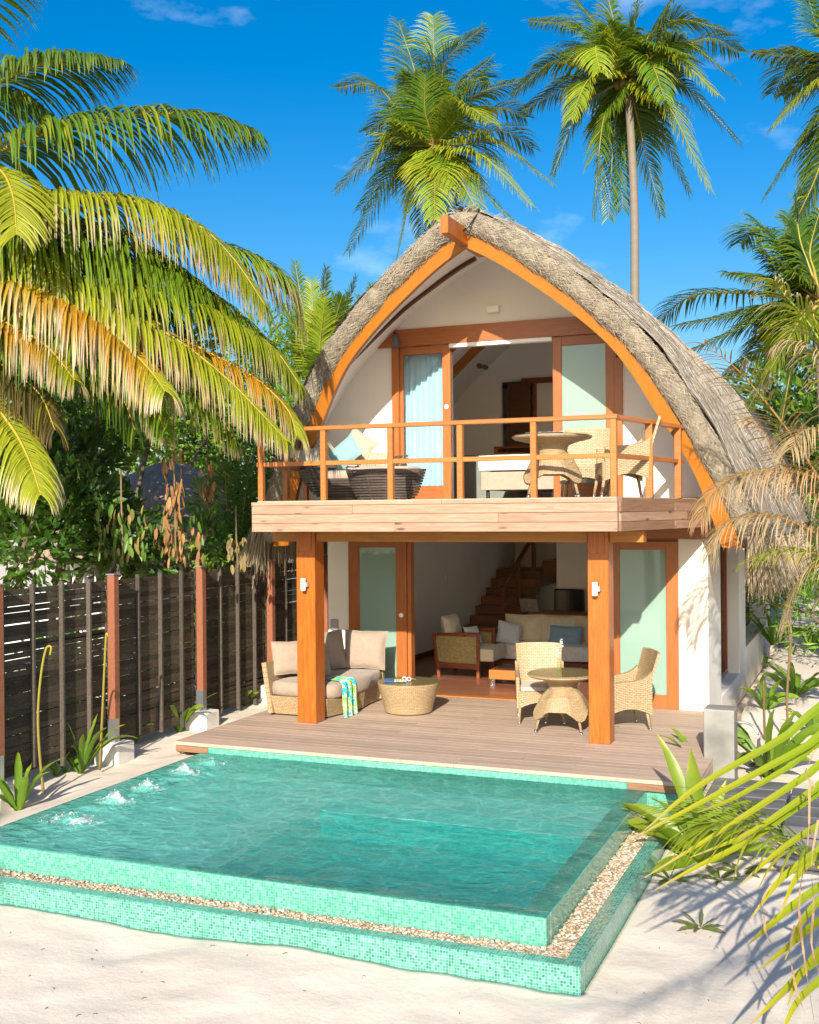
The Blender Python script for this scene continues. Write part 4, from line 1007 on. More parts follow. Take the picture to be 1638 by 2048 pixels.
# towel
b = MB(); rows = []
tp = cat([(-.26, .10, .475), (-.05, .0, .480), (.03, -.02, .47), (.075, -.03, .40), (.085, -.03, .25), (.10, -.02, .12), (.11, -.01, .03), (.12, 0, .004)], 40)
for i, p in enumerate(tp):
    r = []
    v = i/39; w_ = .16+.06*v
    for j in range(25):
        u = -1+2*j/24; fold = .022*sin(u*8+v*2)*min(1, v*2+.2); r.append((p.x+max(fold, -.01)*1.2+.01, p.y+u*w_+.03*sin(v*5), p.z+(fold*.4 if v < .35 else 0)+.006))
    rows.append(r)
m, t, p = newmat('towel'); uvc = tcoord(t, 'UV'); n = noise_(t, mapping(t, uvc, (2.2, .9, 1)), 1.6, 4, .5, 1.6)
t.links.new(ramp(t, n, [(0, (.01, .42, .62)), (.40, (.02, .55, .60)), (.455, (.75, .85, .8)), (.48, (.22, .62, .08)), (.55, (.50, .75, .08)), (.585, (.8, .85, .7)), (.61, (.01, .30, .70)), (.68, (.03, .62, .60))], 'CONSTANT'), p.inputs['Base Color']); p.inputs['Roughness'].default_value = .95
bump(t, p, noise_(t, uvc, 200, 2), .4, .003)
b.grid(rows, uvf=lambda i, j: (j/24*1.0, i/39*2.2)); o = b.obj('beach_towel', m, smooth=True); o.location = (-6.60, 13.72, 0)
tag(o, 'turquoise and lime patterned towel draped over the wicker sofa seat', 'towel')
# ---- indoor ground floor
ac = emp('armchair', 'dark wood armchair with woven cane sides and cream cushions inside the villa', 'armchair', (-6.32, 17.41, 0))
RW = M['redwood']
for yy, nm in ((0, 0), (.80, 1)):
    b = MB(); b.obox((-.40, yy, .70), (.41, yy, .73), .06, .05); b.obj('arm_rest', RW, ac, bevel=.008)
    b = MB(); b.obox((-.36, yy, .21), (.39, yy, .19), .05, .09); b.obj('side_rail', RW, ac, bevel=.006)
    b = MB(); b.obox((-.30, yy, 0), (-.39, yy, .70), .05, .06, upv=(0, 1, 0)); b.obj('leg', RW, ac, bevel=.006); b = MB(); b.obox((.38, yy, 0), (.38, yy, .70), .05, .06, upv=(0, 1, 0)); b.obj('leg', RW, ac, bevel=.006)
    b = MB(); sheet(b, [[(-.35+.70*j/6, yy, .24+.44*i/6) for j in range(7)] for i in range(7)], .012); b.obj('cane_panel', M['caneback'], ac)
b = MB(); b.box(-.40, -.34, .03, .77, .18, .70); b.obj('back_panel', RW, ac, bevel=.006)
pad('seat_cushion', M['cream'], -.32, .62, .05, .75, .26, .50, ac); cushion('back_cushion', M['cream'], .66, .24, .52, ac, (-.22, .40, .74), (radians(-14), 0, radians(90)))
o = cush('small pale satin cushion inside the cane sided armchair', M['palegrey'], .36, .12, .30, (-6.18, 17.85, .66), (radians(-24), 0, radians(70)), None)
so_ = emp('sofa', 'long dark framed sofa with white seat and three cream back cushions indoors', 'sofa', (-5.0, 18.5, 0))
pad('seat_cushion', M['whitef'], -1.02, .98, 0, .74, .17, .46, so_)
b = MB(); b.box(-1.06, 1.02, .02, .86, .08, .17); b.obj('frame', RW, so_, bevel=.006); b = MB(); b.box(-1.06, 1.02, .80, .88, .17, .72); b.obj('back_frame', RW, so_, bevel=.006)
for k in range(3): cushion('back_cushion', M['cream'], .70, .24, .50, so_, (-.68+k*.66, .62, .66), (radians(-12), 0, radians((-2, 1, 3)[k])))
for xx in (-1.10, .86):
    b = MB(); b.box(xx, xx+.07, -.02, .86, .62, .68); b.box(xx, xx+.07, -.02, .06, 0, .62); b.box(xx, xx+.07, .78, .86, 0, .62); b.obj('arm_frame', RW, so_, bevel=.005)
    b = MB(); sheet(b, [[(xx+.035, .06+.72*j/6, .12+.50*i/6) for j in range(7)] for i in range(7)], .012); b.obj('cane_panel', M['caneback'], so_)
cush('pale satin grey cushion at the left end of the indoor sofa', M['palegrey'], .42, .15, .38, (-5.80, 18.66, .62), (radians(-18), radians(12), radians(28)), 'loose cushions on the indoor sofa')
cush('small sky blue oblong cushion in the middle of the indoor sofa', M['blue'], .56, .15, .34, (-4.82, 18.72, .60), (radians(-20), radians(2), 0), 'loose cushions on the indoor sofa')
lt = emp('low_table', 'low square wooden coffee table on metal feet on the indoor floor', 'table', (-4.9, 16.8, 0))
b = MB(); b.box(-.66, .66, 0, .75, .10, .245); b.obj('body', M['rail'], lt, bevel=.008); b = MB(); b.box(-.62, .62, .04, .71, .246, .252); b.obj('top_panel', M['darkwood'], lt)
for sx in (-.60, .60):
    for yy in (.05, .68): b = MB(); b.box(sx-.035, sx+.035, yy-.03, yy+.03, 0, .10); b.obj('foot', M['chrome'], lt)
pl = emp('plate', 'small blue plate on the low indoor table', 'plate', (-4.62, 17.15, .253)); b = MB(); b.lathe([(0, 0), (.06, 0), (.10, .018), (.098, .02), (0, .006)], n=24); b.obj('dish', plain('plate_blue', (.25, .38, .6), .2), pl, smooth=True)
b = MB(); b.lathe([(0, .0), (.02, .004), (.036, .025), (.036, .045), (.02, .066), (0, .07)], n=14); o = b.obj('orange', plain('orange_peel', (.75, .22, .01), .5), smooth=True); o.location = (-4.56, 17.16, .26); tag(o, 'orange fruit resting on the small blue plate', 'fruit')
b = MB(); b.lathe([(0, .0), (.02, .004), (.034, .025), (.034, .045), (.02, .066), (0, .07)], n=14); o = b.obj('orange', plain('orange_peel2', (.75, .25, .01), .5), smooth=True); o.location = (-4.50, 17.20, .262); tag(o, 'orange fruit on the plate edge nearest the dining chair', 'fruit')
ds = emp('desk', 'light wood desk standing behind the indoor sofa', 'desk', (-4.9, 20.3, 0))
b = MB(); b.box(-1.05, 1.1, 0, .65, .78, .82); b.obj('desk_top', M['beam'], ds, bevel=.004)
for xx in (-1.0, 1.0): b = MB(); b.box(xx, xx+.06, .03, .62, 0, .78); b.obj('side_panel', M['beam'], ds)
lc = ony(1061, 1229, 20.5); la = emp('laptop', 'open silver laptop seen from behind on the desk', 'laptop', (lc.x, 20.5, .822), -.12)
al = plain('aluminium', (.62, .62, .62), .35, .6)
b = MB(); b.obox((0, -.02, .005), (0, -.11, .255), .36, .010, upv=(0, 1, 0)); b.obj('lid', al, la, bevel=.004); b = MB(); b.box(-.18, .18, 0, .24, 0, .014); b.obj('base', al, la, bevel=.004)
b = MB(); pts = []
for i in range(25):   # bitten fruit emblem with its leaf, on the lid
    a = i/24*2*pi; r = .021*(1-.12*cos(2*a)*0+.06*abs(cos(a)))*(1-.18*math.exp(-((a-pi/2)/.35)**2)-.10*math.exp(-((a-3*pi/2)/.3)**2)-.32*math.exp(-(min(a, 2*pi-a)/.38)**2)); pts.append((r*cos(a), r*sin(a)))
lidp = lambda x, z: V((x, -.02-.09*z/.25-.0075, .005+z))
b.poly([lidp(x, .125+y) for x, y in pts[:-1]]); b.poly([lidp(x, y) for x, y in ((.0, .150), (.008, .153), (.010, .163), (.002, .158))]); b.obj('emblem', M['white'], la)
oc = emp('office_chair', 'black rounded back of an office chair behind the desk', 'chair', tuple(ony(1140, 1400, 21.0).to_2d())+(0,))
ocx = ony(1140, 1200, 21.0).x; oc.location = (ocx, 20.98, 0)
b = MB(); sheet(b, [[(-.29+.58*j/8, .05*(j/4-1)**2*-1, .62+.62*i/8) for j in range(9)] for i in range(9)], .07); b.obj('backrest', M['black'], oc, bevel=.05, segs=3)
b = MB(); b.box(-.25, .25, -.12, .0, .40, .48); b.obj('seat', M['black'], oc, bevel=.03); b = MB(); b.tube([(0, -.05, .02), (0, -.05, .42)], .03); b.obj('column', M['black'], oc)
# ---- balcony
FZ = 2.888
tpos = dep(1104, 872, 13.3); UT = (tpos.x, tpos.y)
round_table('round woven table with glass top on the balcony behind the railing', UT[0], UT[1], FZ, .47, .74, .3, 'round wicker tables with glass tops')
c1 = dep(1148, 900, 14.4); c2 = dep(1243, 930, 13.6)
wicker_chair('wicker armchair on the balcony behind the round table', c1.x, 14.75, FZ, radians(8), 'wicker dining armchairs', False)
wicker_chair('wicker armchair on the balcony at its right corner', c2.x, c2.y, FZ, radians(-68), 'wicker dining armchairs', False)
mg = emp('folded_cloth', 'grey folded cloth lying on the balcony table', 'cloth', (UT[0]-.05, UT[1]-.1, FZ+.75)); b = MB(); rows = [[(-.22+.44*i/12, -.1+.2*j/6, .012+.010*NZ.noise(V((i*.7, j*.9, 2)))) for i in range(13)] for j in range(7)]
sheet(b, rows, .012); b.obj('cloth', M['palegrey'], mg, smooth=True)
# round slatted daybed and footstool
def slat_bowl(root, r0, r1, z0, z1, a0, a1, n, chord=None):
    for k in range(n):
        v = k/(n-1); r = r0+(r1-r0)*sin(v*pi/2*1.0)**.8; z = z0+(z1-z0)*v; pts = []
        for i in range(31):
            a = a0+(a1-a0)*i/30; pts.append((r*cos(a), r*sin(a), z))
        b = MB(); rows = [[(p[0], p[1], p[2]-.014) for p in pts], [(p[0]*1.012, p[1]*1.012, p[2]+.014) for p in pts]]
        sheet(b, rows, .012); b.obj('slat', M['rattan'], root)
    for i in range(7):
        a = a0+(a1-a0)*(i+.5)/7; b = MB(); b.tube([(r0*.97*cos(a), r0*.97*sin(a), z0), (((r0+r1)/2*1.0)*cos(a), ((r0+r1)/2)*sin(a), (z0+z1)/2), (r1*.97*cos(a), r1*.97*sin(a), z1)], .012, 6); b.obj('upright', M['rattan'], root)
dbp = ony(700, 960, 14.55); db = emp('daybed', 'round dark slatted rattan daybed with pale cushions on the balcony', 'daybed', (dbp.x+.02, 14.62, FZ))
slat_bowl(db, .46, .78, .05, .50, pi*.72, pi*1.42, 13); slat_bowl(db, .50, .74, .05, .30, pi*1.42, pi*2.2, 8); slat_bowl(db, .46, .80, .05, .66, pi*.2, pi*.72, 15)
roundpad('mattress', M['beige'], [(.70*cos(i*2*pi/10), .70*sin(i*2*pi/10)) for i in range(10)], .28, .43, db)
b = MB(); b.lathe([(0, 0.03), (.45, .03), (.55, .28), (0, .28)], n=28); b.obj('core', M['black'], db)
otp = ony(767, 960, 13.7); ot = emp('footstool', 'wide half moon footstool of dark curved slats in front of the daybed', 'footstool', (otp.x, 13.78, FZ))
for k in range(11):
    v = k/10; r = .40+.155*v**.7; z = .04+.36*v; b = MB()
    rows = [[(r*1.0*cos(a), r*.62*sin(a), z-.013) for a in [i*2*pi/44 for i in range(45)]], [(r*1.01*cos(a), r*.63*sin(a), z+.013) for a in [i*2*pi/44 for i in range(45)]]]
    sheet(b, rows, .012); b.obj('slat', M['rattan'], ot)
b = MB(); b.lathe([(0, .05), (.33, .05), (.36, .30), (.0, .36)], n=28); o = b.obj('core', M['black'], ot); o.scale = (1.05, .62, 1)
roundpad('cushion_pad', M['beige'], [(.50*cos(i*2*pi/10), .30*sin(i*2*pi/10)) for i in range(10)], .37, .45, ot)
for i in range(6):
    a = -pi+.3+i*(pi-.6)/5; b = MB(); b.tube([(.385*cos(a), .385*.62*sin(a), 0), (.56*cos(a), .35*sin(a), .41)], .010, 6); b.obj('upright', M['rattan'], ot)
gp = 'loose cushions on the balcony daybed'
def dc(px, py, Y): q = ony(px, py, Y-.1); return (q.x, q.y, q.z)
cush('aqua blue cushion tilted in the middle of the balcony daybed', M['aqua'], .46, .16, .40, dc(690, 907, 14.45), (radians(-24), radians(-38), radians(4)), gp)
cush('cream cushion tilted behind the aqua one on the daybed', M['creamout'], .46, .16, .40, dc(716, 893, 14.75), (radians(-20), radians(32), radians(-4)), gp)
cush('striped cushion propped high at the left end of the daybed', M['stripe'], .42, .16, .42, dc(631, 893, 14.7), (radians(-20), radians(-34), radians(18)), gp)
cush('striped cushion low at the left end of the daybed', M['stripe'], .38, .14, .32, dc(622, 915, 14.4), (radians(-34), radians(-8), radians(30)), gp)
cush('striped cushion lying at the right side of the daybed', M['stripe'], .46, .16, .26, dc(752, 921, 14.65), (radians(-34), radians(4), radians(-6)), gp)
# bedroom
bd = emp('bed', 'bed with white duvet on a beige base inside the upper room', 'bed', (-5.0, 16.6, 2.9))
pad('mattress', M['whitef'], -.62, .62, 0, 2.0, .44, .72, bd); b = MB(); b.box(-.60, .60, .02, 1.98, .16, .44); b.obj('base', M['beige'], bd, bevel=.01)
for sx in (-.52, .52): b = MB(); b.tube([(sx, .12, 0), (sx, .12, .16)], .03); b.obj('leg', M['black'], bd)
cushion('pillow', M['whitef'], .6, .18, .40, bd, (0, 1.75, .86), (radians(-30), 0, 0))
cb_ = emp('cabinet', 'wooden cabinet with pale surround against the bedroom wall', 'cabinet', (-5.95, 19.3, 2.9))
b = MB(); b.box(-.22, .22, 0, .45, 0, .88); b.obj('body', M['rail'], cb_, bevel=.004); b = MB(); b.box(-.30, -.222, -.01, .45, 0, .95); b.obj('side', M['beam'], cb_); b = MB(); b.box(-.30, .30, -.02, .46, .951, .99); b.obj('top', M['redwood'], cb_)
# ================================================================== SHOWER POST AND STEPS
sp_ = emp('shower_pillar', 'square polished grey concrete pillar beside the right end of the terrace', 'pillar', (-1.56, 12.85, -.3))
b = MB(); b.box(-.16, .17, -.16, .16, -.15, .84); b.obj('shaft', M['greyconc'], sp_, bevel=.012)
b = MB(); b.tube(cat([(.17, -.05, .70), (.30, -.06, .69), (.36, -.08, .66), (.42, -.1, .58)], 12), .012, 8); b.obj('pipe', M['galv'], sp_, smooth=True)
stp = emp('concrete_steps', 'dark grey concrete slab steps leading up to the terrace on the right', 'steps', (-.8, 12, -.3))
def stb(x0, x1, y0, y1, z0, z1): boxo('slab', M['slab'], stp, x0, x1, y0, y1, z0, z1, bevel=.012)
for (x0, x1, yy, zt) in ((-1.58, -.80, 11.05, -.17), (-.77, .35, 10.85, -.17)):
    for k in range(4): stb(x0, x1, yy+k*.38, yy+k*.38+.375, zt-.10, zt)
    stb(x0+.03, x1-.02, yy+.03, yy+1.5, -.7, zt-.102)
stb(-.80, .35, 10.40, 10.84, -.42, -.33); stb(-.78, .33, 10.43, 10.84, -.8, -.422)
b = MB(); b.tube(cat([V(onz(x, y, -.14)) for x, y in ((1474, 1516), (1490, 1508), (1512, 1512), (1520, 1524), (1500, 1530), (1530, 1538), (1548, 1545), (1535, 1528), (1515, 1505))], 50), .014, 6); tag(b.obj('hose', M['black'], smooth=True), 'black garden hose coiled on the sand behind the grey steps', 'hose')
# ================================================================== FENCE
FX = -8.42
fn = emp('slatted_fence', 'tall grey brown horizontal slat fence along the left side with brown posts', 'fence', (FX, 11, -.2))
ztop = onx(210, 1158, FX).z
rg = random.Random(21)
def fz(y): return .30 - .0*(y-9)
bays = [(7.25+1.9*k, 7.25+1.9*(k+1)) for k in range(0, 6)]
fb = onx(300, 1465, FX).z
ns = int((ztop-fb)/.062); 
for (ya, yb_) in bays:
    for k in range(ns):
        z = fb+.062*k+.01; dz = rg.uniform(-.006, .006); y0 = ya+.02+rg.uniform(-.01, .01)
        barx('slat', M['slat'], fn, (FX-.035, y0, z+dz), (FX-.035, yb_-.02, z+dz+rg.uniform(-.010, .010)), .016, .0585, bevel=.002) if (yb_ > 8.2) else None
    for q in range(4):
        yy = ya+.12+q*.475
        barx('batten', M['batten'], fn, (FX-.0, yy, fb-.03+rg.uniform(-.05, .05)), (FX-.0, yy, ztop+.02), .055, .035, upv=(0, 1, 0), bevel=.003)
for k in range(5):
    y = 9.15+1.9*k if k else 9.12; g = gh(FX+.1, y)
    if k == 4: y = 16.7
    ps = barx('post', M['fpost'], fn, (FX+.075, y, g+.42), (FX+.075, y, ztop+.05), .10, .10, upv=(0, 1, 0), bevel=.006)
    b = MB(); b.box(FX+.075-.17-FX, FX+.075+.17-FX, y-.17-11, y+.17-11, g-.3+.2, g+.24+.2); o = b.obj('footing', M['concrete'], fn, bevel=.02); 
    b = MB(); b.box(.075-.053, .075+.053, y-.056-11, y+.03-11, g+.24+.2, g+.52+.2); b.obj('bracket', M['galv'], fn)
    b = MB(); b.box(.075-.06, .075+.06, y-.06-11, y+.06-11, ztop+.051+.2, ztop+.062+.2); b.obj('cap', M['galv'], fn)
# fence return across the back of the yard
fr_ = emp('rear_fence', 'short dark slat fence closing the gap between side fence and villa', 'fence', (-8.1, 17.4, 0))
for k in range(ns+2): barx('slat', M['slat'], fr_, (FX, 17.45, fb+.062*k+.15), (-7.85, 17.45, fb+.062*k+.15), .016, .058, upv=(0, 0, 1), bevel=.002)
barx('batten', M['batten'], fr_, (-8.0, 17.4, fb), (-8.0, 17.4, ztop+.1), .05, .04, upv=(0, 1, 0))
# ================================================================== VEGETATION
def mixc(a, b, t): return tuple(a[i]*(1-t)+b[i]*t for i in range(3)) + (1,)
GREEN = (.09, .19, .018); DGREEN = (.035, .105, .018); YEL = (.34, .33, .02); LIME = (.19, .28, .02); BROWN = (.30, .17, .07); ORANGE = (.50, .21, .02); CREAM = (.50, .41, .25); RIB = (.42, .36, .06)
def leaflet(b, p, d, l, w_, T, droop, base, tip, segs=4, tipt=.75, wav=0, fold=True):
    """blade with a keel: two strips meeting in a v"""
    q = V(p); d = d.normalized(); wv = T - d*T.dot(d)
    if wv.length < 1e-3: wv = d.cross(V((0, 0, 1)))
    wv.normalize(); rows = []; cols = []
    for k in range(segs+1):
        t_ = k/segs; ww = w_*.5*(.45+.55*min(1, t_*4))*(1-t_**2.2*.92); n = wv.cross(d).normalized()
        if fold: rows.append([q-wv*ww, q+n*ww*.35, q+wv*ww])
        else: rows.append([q-wv*ww, q+wv*ww])
        c = mixc(base, tip, smooth(tipt-.14, tipt+.14, t_)); cols.append([c]*len(rows[-1]))
        q = q+d*(l/segs); d = (d+V((U(-wav, wav), U(-wav, wav), -droop/segs*(1+t_)))).normalized(); wv = (wv-d*wv.dot(d)).normalized()
    b.grid(rows, cols=cols)
def frond(root, pts, LL, n, base, tip, droop=1.0, lift=.15, w_=.04, rib=RIB, ribr=.018, segs=4, dryf=None, tipt=.8, t0=.08, sideang=1.0, name='frond', both=True, jit=.12, label=None, upref=V((0, 0, 1)), gap=0):
    P = cat(pts, n+2); b = MB(); tot = sum((P[i+1]-P[i]).length for i in range(n+1))
    org = P[0]
    for i in range(1, n+1):
        t_ = i/(n+1)
        if t_ < t0: continue
        if gap and R() < gap: continue
        T = (P[i+1]-P[i-1]).normalized(); s = T.cross(upref)
        if s.length < .15: s = T.cross(V((1, 0, .2)))
        s.normalize(); u = s.cross(T).normalized()
        L_ = LL*(min(1, .45+t_*2.2) if t_ < .25 else 1)*(1-.72*max(0, (t_-.45)/.55)**1.5)*U(.88, 1.08)
        fw = .30+.75*t_
        for sg_ in ((-1, 1) if both else (1,)):
            d = s*sg_*sideang + T*fw*U(.8, 1.2) + u*(lift + U(-jit, jit)); g = U(.8, 1.2)
            bb = base(t_) if callable(base) else base; tt = tip(t_) if callable(tip) else tip
            if R() < .12: bb = mixc(bb, YEL, .5)
            bb = tuple(x*g for x in bb[:3]); tt = tuple(x*U(.8, 1.15) for x in tt[:3])
            leaflet(b, P[i]-org, d, L_, w_*U(.8, 1.15)*(1-.3*t_), T, droop*U(.75, 1.25), bb, tt, segs, tipt+U(-.15, .12), .05)
    o = b.obj(name, M['leaf'], root, False); rl_ = root.location if root else V((0, 0, 0)); o.location = org - rl_
    b = MB(); m_ = len(P); b.tube([p-org for p in P], [ribr*(1.3-1.15*i/m_) for i in range(m_)], 6, cols=[mixc(rib, rib, 0)]*m_); b.obj('midrib', M['leaf'], o, smooth=True)
    if label: o['label'] = label
    return o
def trunk(root, pts, r0, r1, col=(.23, .205, .17), name='trunk'):
    P = cat(pts, 60); b = MB(); rl_ = root.location
    rad = [(r0+(r1-r0)*i/59)*(1+.05*(i % 2)) + (.06*(1-i/8) if i < 8 else 0) for i in range(60)]
    b.tube([p-rl_ for p in P], rad, 12, cols=[mixc(col, (.2, .17, .13), .6*(i % 2)) for i in range(60)]); return b.obj(name, M['drylf'], root, smooth=True)
def crown_heart(root, c, s=1):
    rl_ = root.location
    for k in range(7):
        a = k*2*pi/7; b = MB(); b.lathe([(0, -.13), (.07, -.10), (.10, 0), (.07, .10), (0, .14)], n=10); 
        for i in range(len(b.v)): b.c[i] = (.35, .24, .06, 1)
        b.hasc = True; o = b.obj('coconut', M['drylf'], root, smooth=True); o.location = V(c)-rl_ + V((cos(a)*.26*s, sin(a)*.26*s, -.30*s+U(-.1, .1))); o.scale = (s, s, s)
    b = MB()
    for k in range(26):
        a = U(0, 6.28); d = V((cos(a), sin(a), U(-.6, 1))); leaflet(b, V(c)-rl_, d, U(.35, .7)*s, .09*s, V((-sin(a), cos(a), 0)), .4, (.32, .22, .10), (.2, .13, .06), 3)
    b.obj('fibre', M['drylf'], root)
def palm(label, cpx, Y, fr_, Llen, gz=None, n=84, base=GREEN, tip=LIME, droop=.95, r=.15, trunk_to=None, w_=.07, group='coconut palms behind the villa', extra=5, segs=3, back=None):
    c = ony(cpx[0], cpx[1], Y); g = gh(c.x, Y) if gz is None else gz
    tp_ = trunk_to if trunk_to else [V((c.x+.6, Y, g))]
    root = emp('palm_tree', label, 'palm', tuple(tp_[0] if trunk_to else (c.x+.5, Y, g)), 0, group)
    trunk(root, (list(tp_) if trunk_to else [V((c.x+.5, Y, g)), V((c.x+.2, Y, (c.z+g)/2))]) + [c+V((0, 0, -.1))], r*1.25, r)
    crown_heart(root, c)
    sc_ = (c-CP).length/F
    for k, f in enumerate(fr_):
        (vx, vy), (tx, ty) = f[0], f[1]; dz = f[2] if len(f) > 2 else U(-1.2, 1.2); kind = f[3] if len(f) > 3 else 0
        v = ony(vx, vy, Y+dz*.6); t_ = ony(tx, ty, Y+dz)
        bc, tc_ = base, tip
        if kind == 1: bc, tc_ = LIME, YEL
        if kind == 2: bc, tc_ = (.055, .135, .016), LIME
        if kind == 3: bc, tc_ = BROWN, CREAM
        frond(root, [c, c.lerp(v, .55)+(v-c).cross(V((0, 1, 0))).normalized()*0, v, t_], Llen, n, bc, tc_, droop, .12, w_, segs=segs, ribr=.03)
    for k in range(extra):
        a = U(0, 6.28); l = U(2.6, 3.4); e = U(.1, 1.2); d = V((cos(a)*cos(e), abs(sin(a))*cos(e)+.2, sin(e))); frond(root, [c, c+d*l*.5, c+d*l*.85+V((0, 0, -.2)), c+d*l*1.15+V((0, 0, -1.0))], Llen, int(n*.6), (.04, .11, .015), GREEN, droop, .1, w_, segs=segs, ribr=.03)
    return root
def hit(x, y): return (x, y)
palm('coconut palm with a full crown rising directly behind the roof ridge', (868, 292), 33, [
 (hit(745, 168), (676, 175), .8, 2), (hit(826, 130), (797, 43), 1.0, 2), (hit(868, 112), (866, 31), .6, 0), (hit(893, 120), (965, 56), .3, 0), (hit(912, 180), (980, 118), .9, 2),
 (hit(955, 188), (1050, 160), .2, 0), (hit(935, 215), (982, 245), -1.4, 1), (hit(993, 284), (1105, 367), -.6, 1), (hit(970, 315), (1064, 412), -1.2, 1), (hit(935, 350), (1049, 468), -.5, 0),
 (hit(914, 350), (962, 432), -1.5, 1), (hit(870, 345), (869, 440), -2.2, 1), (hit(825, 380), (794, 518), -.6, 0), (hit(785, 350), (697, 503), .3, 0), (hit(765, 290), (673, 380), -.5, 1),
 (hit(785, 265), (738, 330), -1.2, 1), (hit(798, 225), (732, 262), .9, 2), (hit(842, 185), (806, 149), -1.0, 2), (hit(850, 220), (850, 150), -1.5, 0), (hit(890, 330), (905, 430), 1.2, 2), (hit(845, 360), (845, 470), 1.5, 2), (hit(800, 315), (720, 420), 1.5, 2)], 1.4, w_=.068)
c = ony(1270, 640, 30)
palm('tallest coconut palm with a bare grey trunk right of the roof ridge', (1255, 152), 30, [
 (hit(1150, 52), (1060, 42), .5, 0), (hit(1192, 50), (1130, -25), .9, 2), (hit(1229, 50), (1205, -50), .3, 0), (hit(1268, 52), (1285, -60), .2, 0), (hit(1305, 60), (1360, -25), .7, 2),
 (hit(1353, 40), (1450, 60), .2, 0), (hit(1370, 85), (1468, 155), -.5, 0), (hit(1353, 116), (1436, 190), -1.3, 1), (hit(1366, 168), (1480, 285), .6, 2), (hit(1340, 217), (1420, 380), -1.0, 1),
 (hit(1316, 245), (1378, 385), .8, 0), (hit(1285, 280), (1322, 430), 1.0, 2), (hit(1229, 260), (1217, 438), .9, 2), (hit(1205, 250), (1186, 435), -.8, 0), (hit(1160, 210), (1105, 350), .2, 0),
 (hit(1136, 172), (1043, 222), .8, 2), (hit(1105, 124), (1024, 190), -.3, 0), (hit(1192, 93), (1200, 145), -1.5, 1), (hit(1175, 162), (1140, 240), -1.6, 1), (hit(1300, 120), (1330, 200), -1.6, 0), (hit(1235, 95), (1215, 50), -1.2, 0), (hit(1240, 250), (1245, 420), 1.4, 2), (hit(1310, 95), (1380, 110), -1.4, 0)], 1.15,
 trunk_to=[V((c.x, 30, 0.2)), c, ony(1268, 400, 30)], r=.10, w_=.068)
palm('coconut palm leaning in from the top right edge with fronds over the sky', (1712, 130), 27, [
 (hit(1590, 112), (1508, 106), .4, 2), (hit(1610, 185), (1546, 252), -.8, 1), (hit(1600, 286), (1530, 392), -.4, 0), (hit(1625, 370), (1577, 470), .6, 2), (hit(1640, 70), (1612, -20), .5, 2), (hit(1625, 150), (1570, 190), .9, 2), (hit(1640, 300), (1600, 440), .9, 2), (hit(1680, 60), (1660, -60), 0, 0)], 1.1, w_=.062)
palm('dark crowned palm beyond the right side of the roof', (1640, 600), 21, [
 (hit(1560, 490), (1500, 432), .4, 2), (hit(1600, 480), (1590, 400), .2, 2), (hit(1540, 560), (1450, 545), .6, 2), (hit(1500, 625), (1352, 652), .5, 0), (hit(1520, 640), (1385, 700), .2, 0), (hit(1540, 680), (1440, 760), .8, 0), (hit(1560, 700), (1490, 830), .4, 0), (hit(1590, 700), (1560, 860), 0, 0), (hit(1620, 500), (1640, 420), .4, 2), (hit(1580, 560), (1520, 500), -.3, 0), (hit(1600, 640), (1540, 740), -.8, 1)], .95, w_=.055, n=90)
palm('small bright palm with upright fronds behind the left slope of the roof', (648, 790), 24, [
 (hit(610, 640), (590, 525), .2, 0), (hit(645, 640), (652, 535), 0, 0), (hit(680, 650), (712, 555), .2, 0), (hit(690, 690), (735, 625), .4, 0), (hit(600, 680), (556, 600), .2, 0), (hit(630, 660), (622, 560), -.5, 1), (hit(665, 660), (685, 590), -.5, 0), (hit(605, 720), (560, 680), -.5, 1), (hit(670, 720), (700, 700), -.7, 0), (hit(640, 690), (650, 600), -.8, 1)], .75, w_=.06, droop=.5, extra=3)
palm('distant palm tip peeping over the left slope of the roof', (770, 700), 34, [(hit(750, 620), (742, 568), .2, 2), (hit(765, 620), (775, 575), .2, 2), (hit(735, 640), (715, 590), .3, 0), (hit(720, 640), (700, 612), .3, 0)], .7, w_=.05, extra=0)

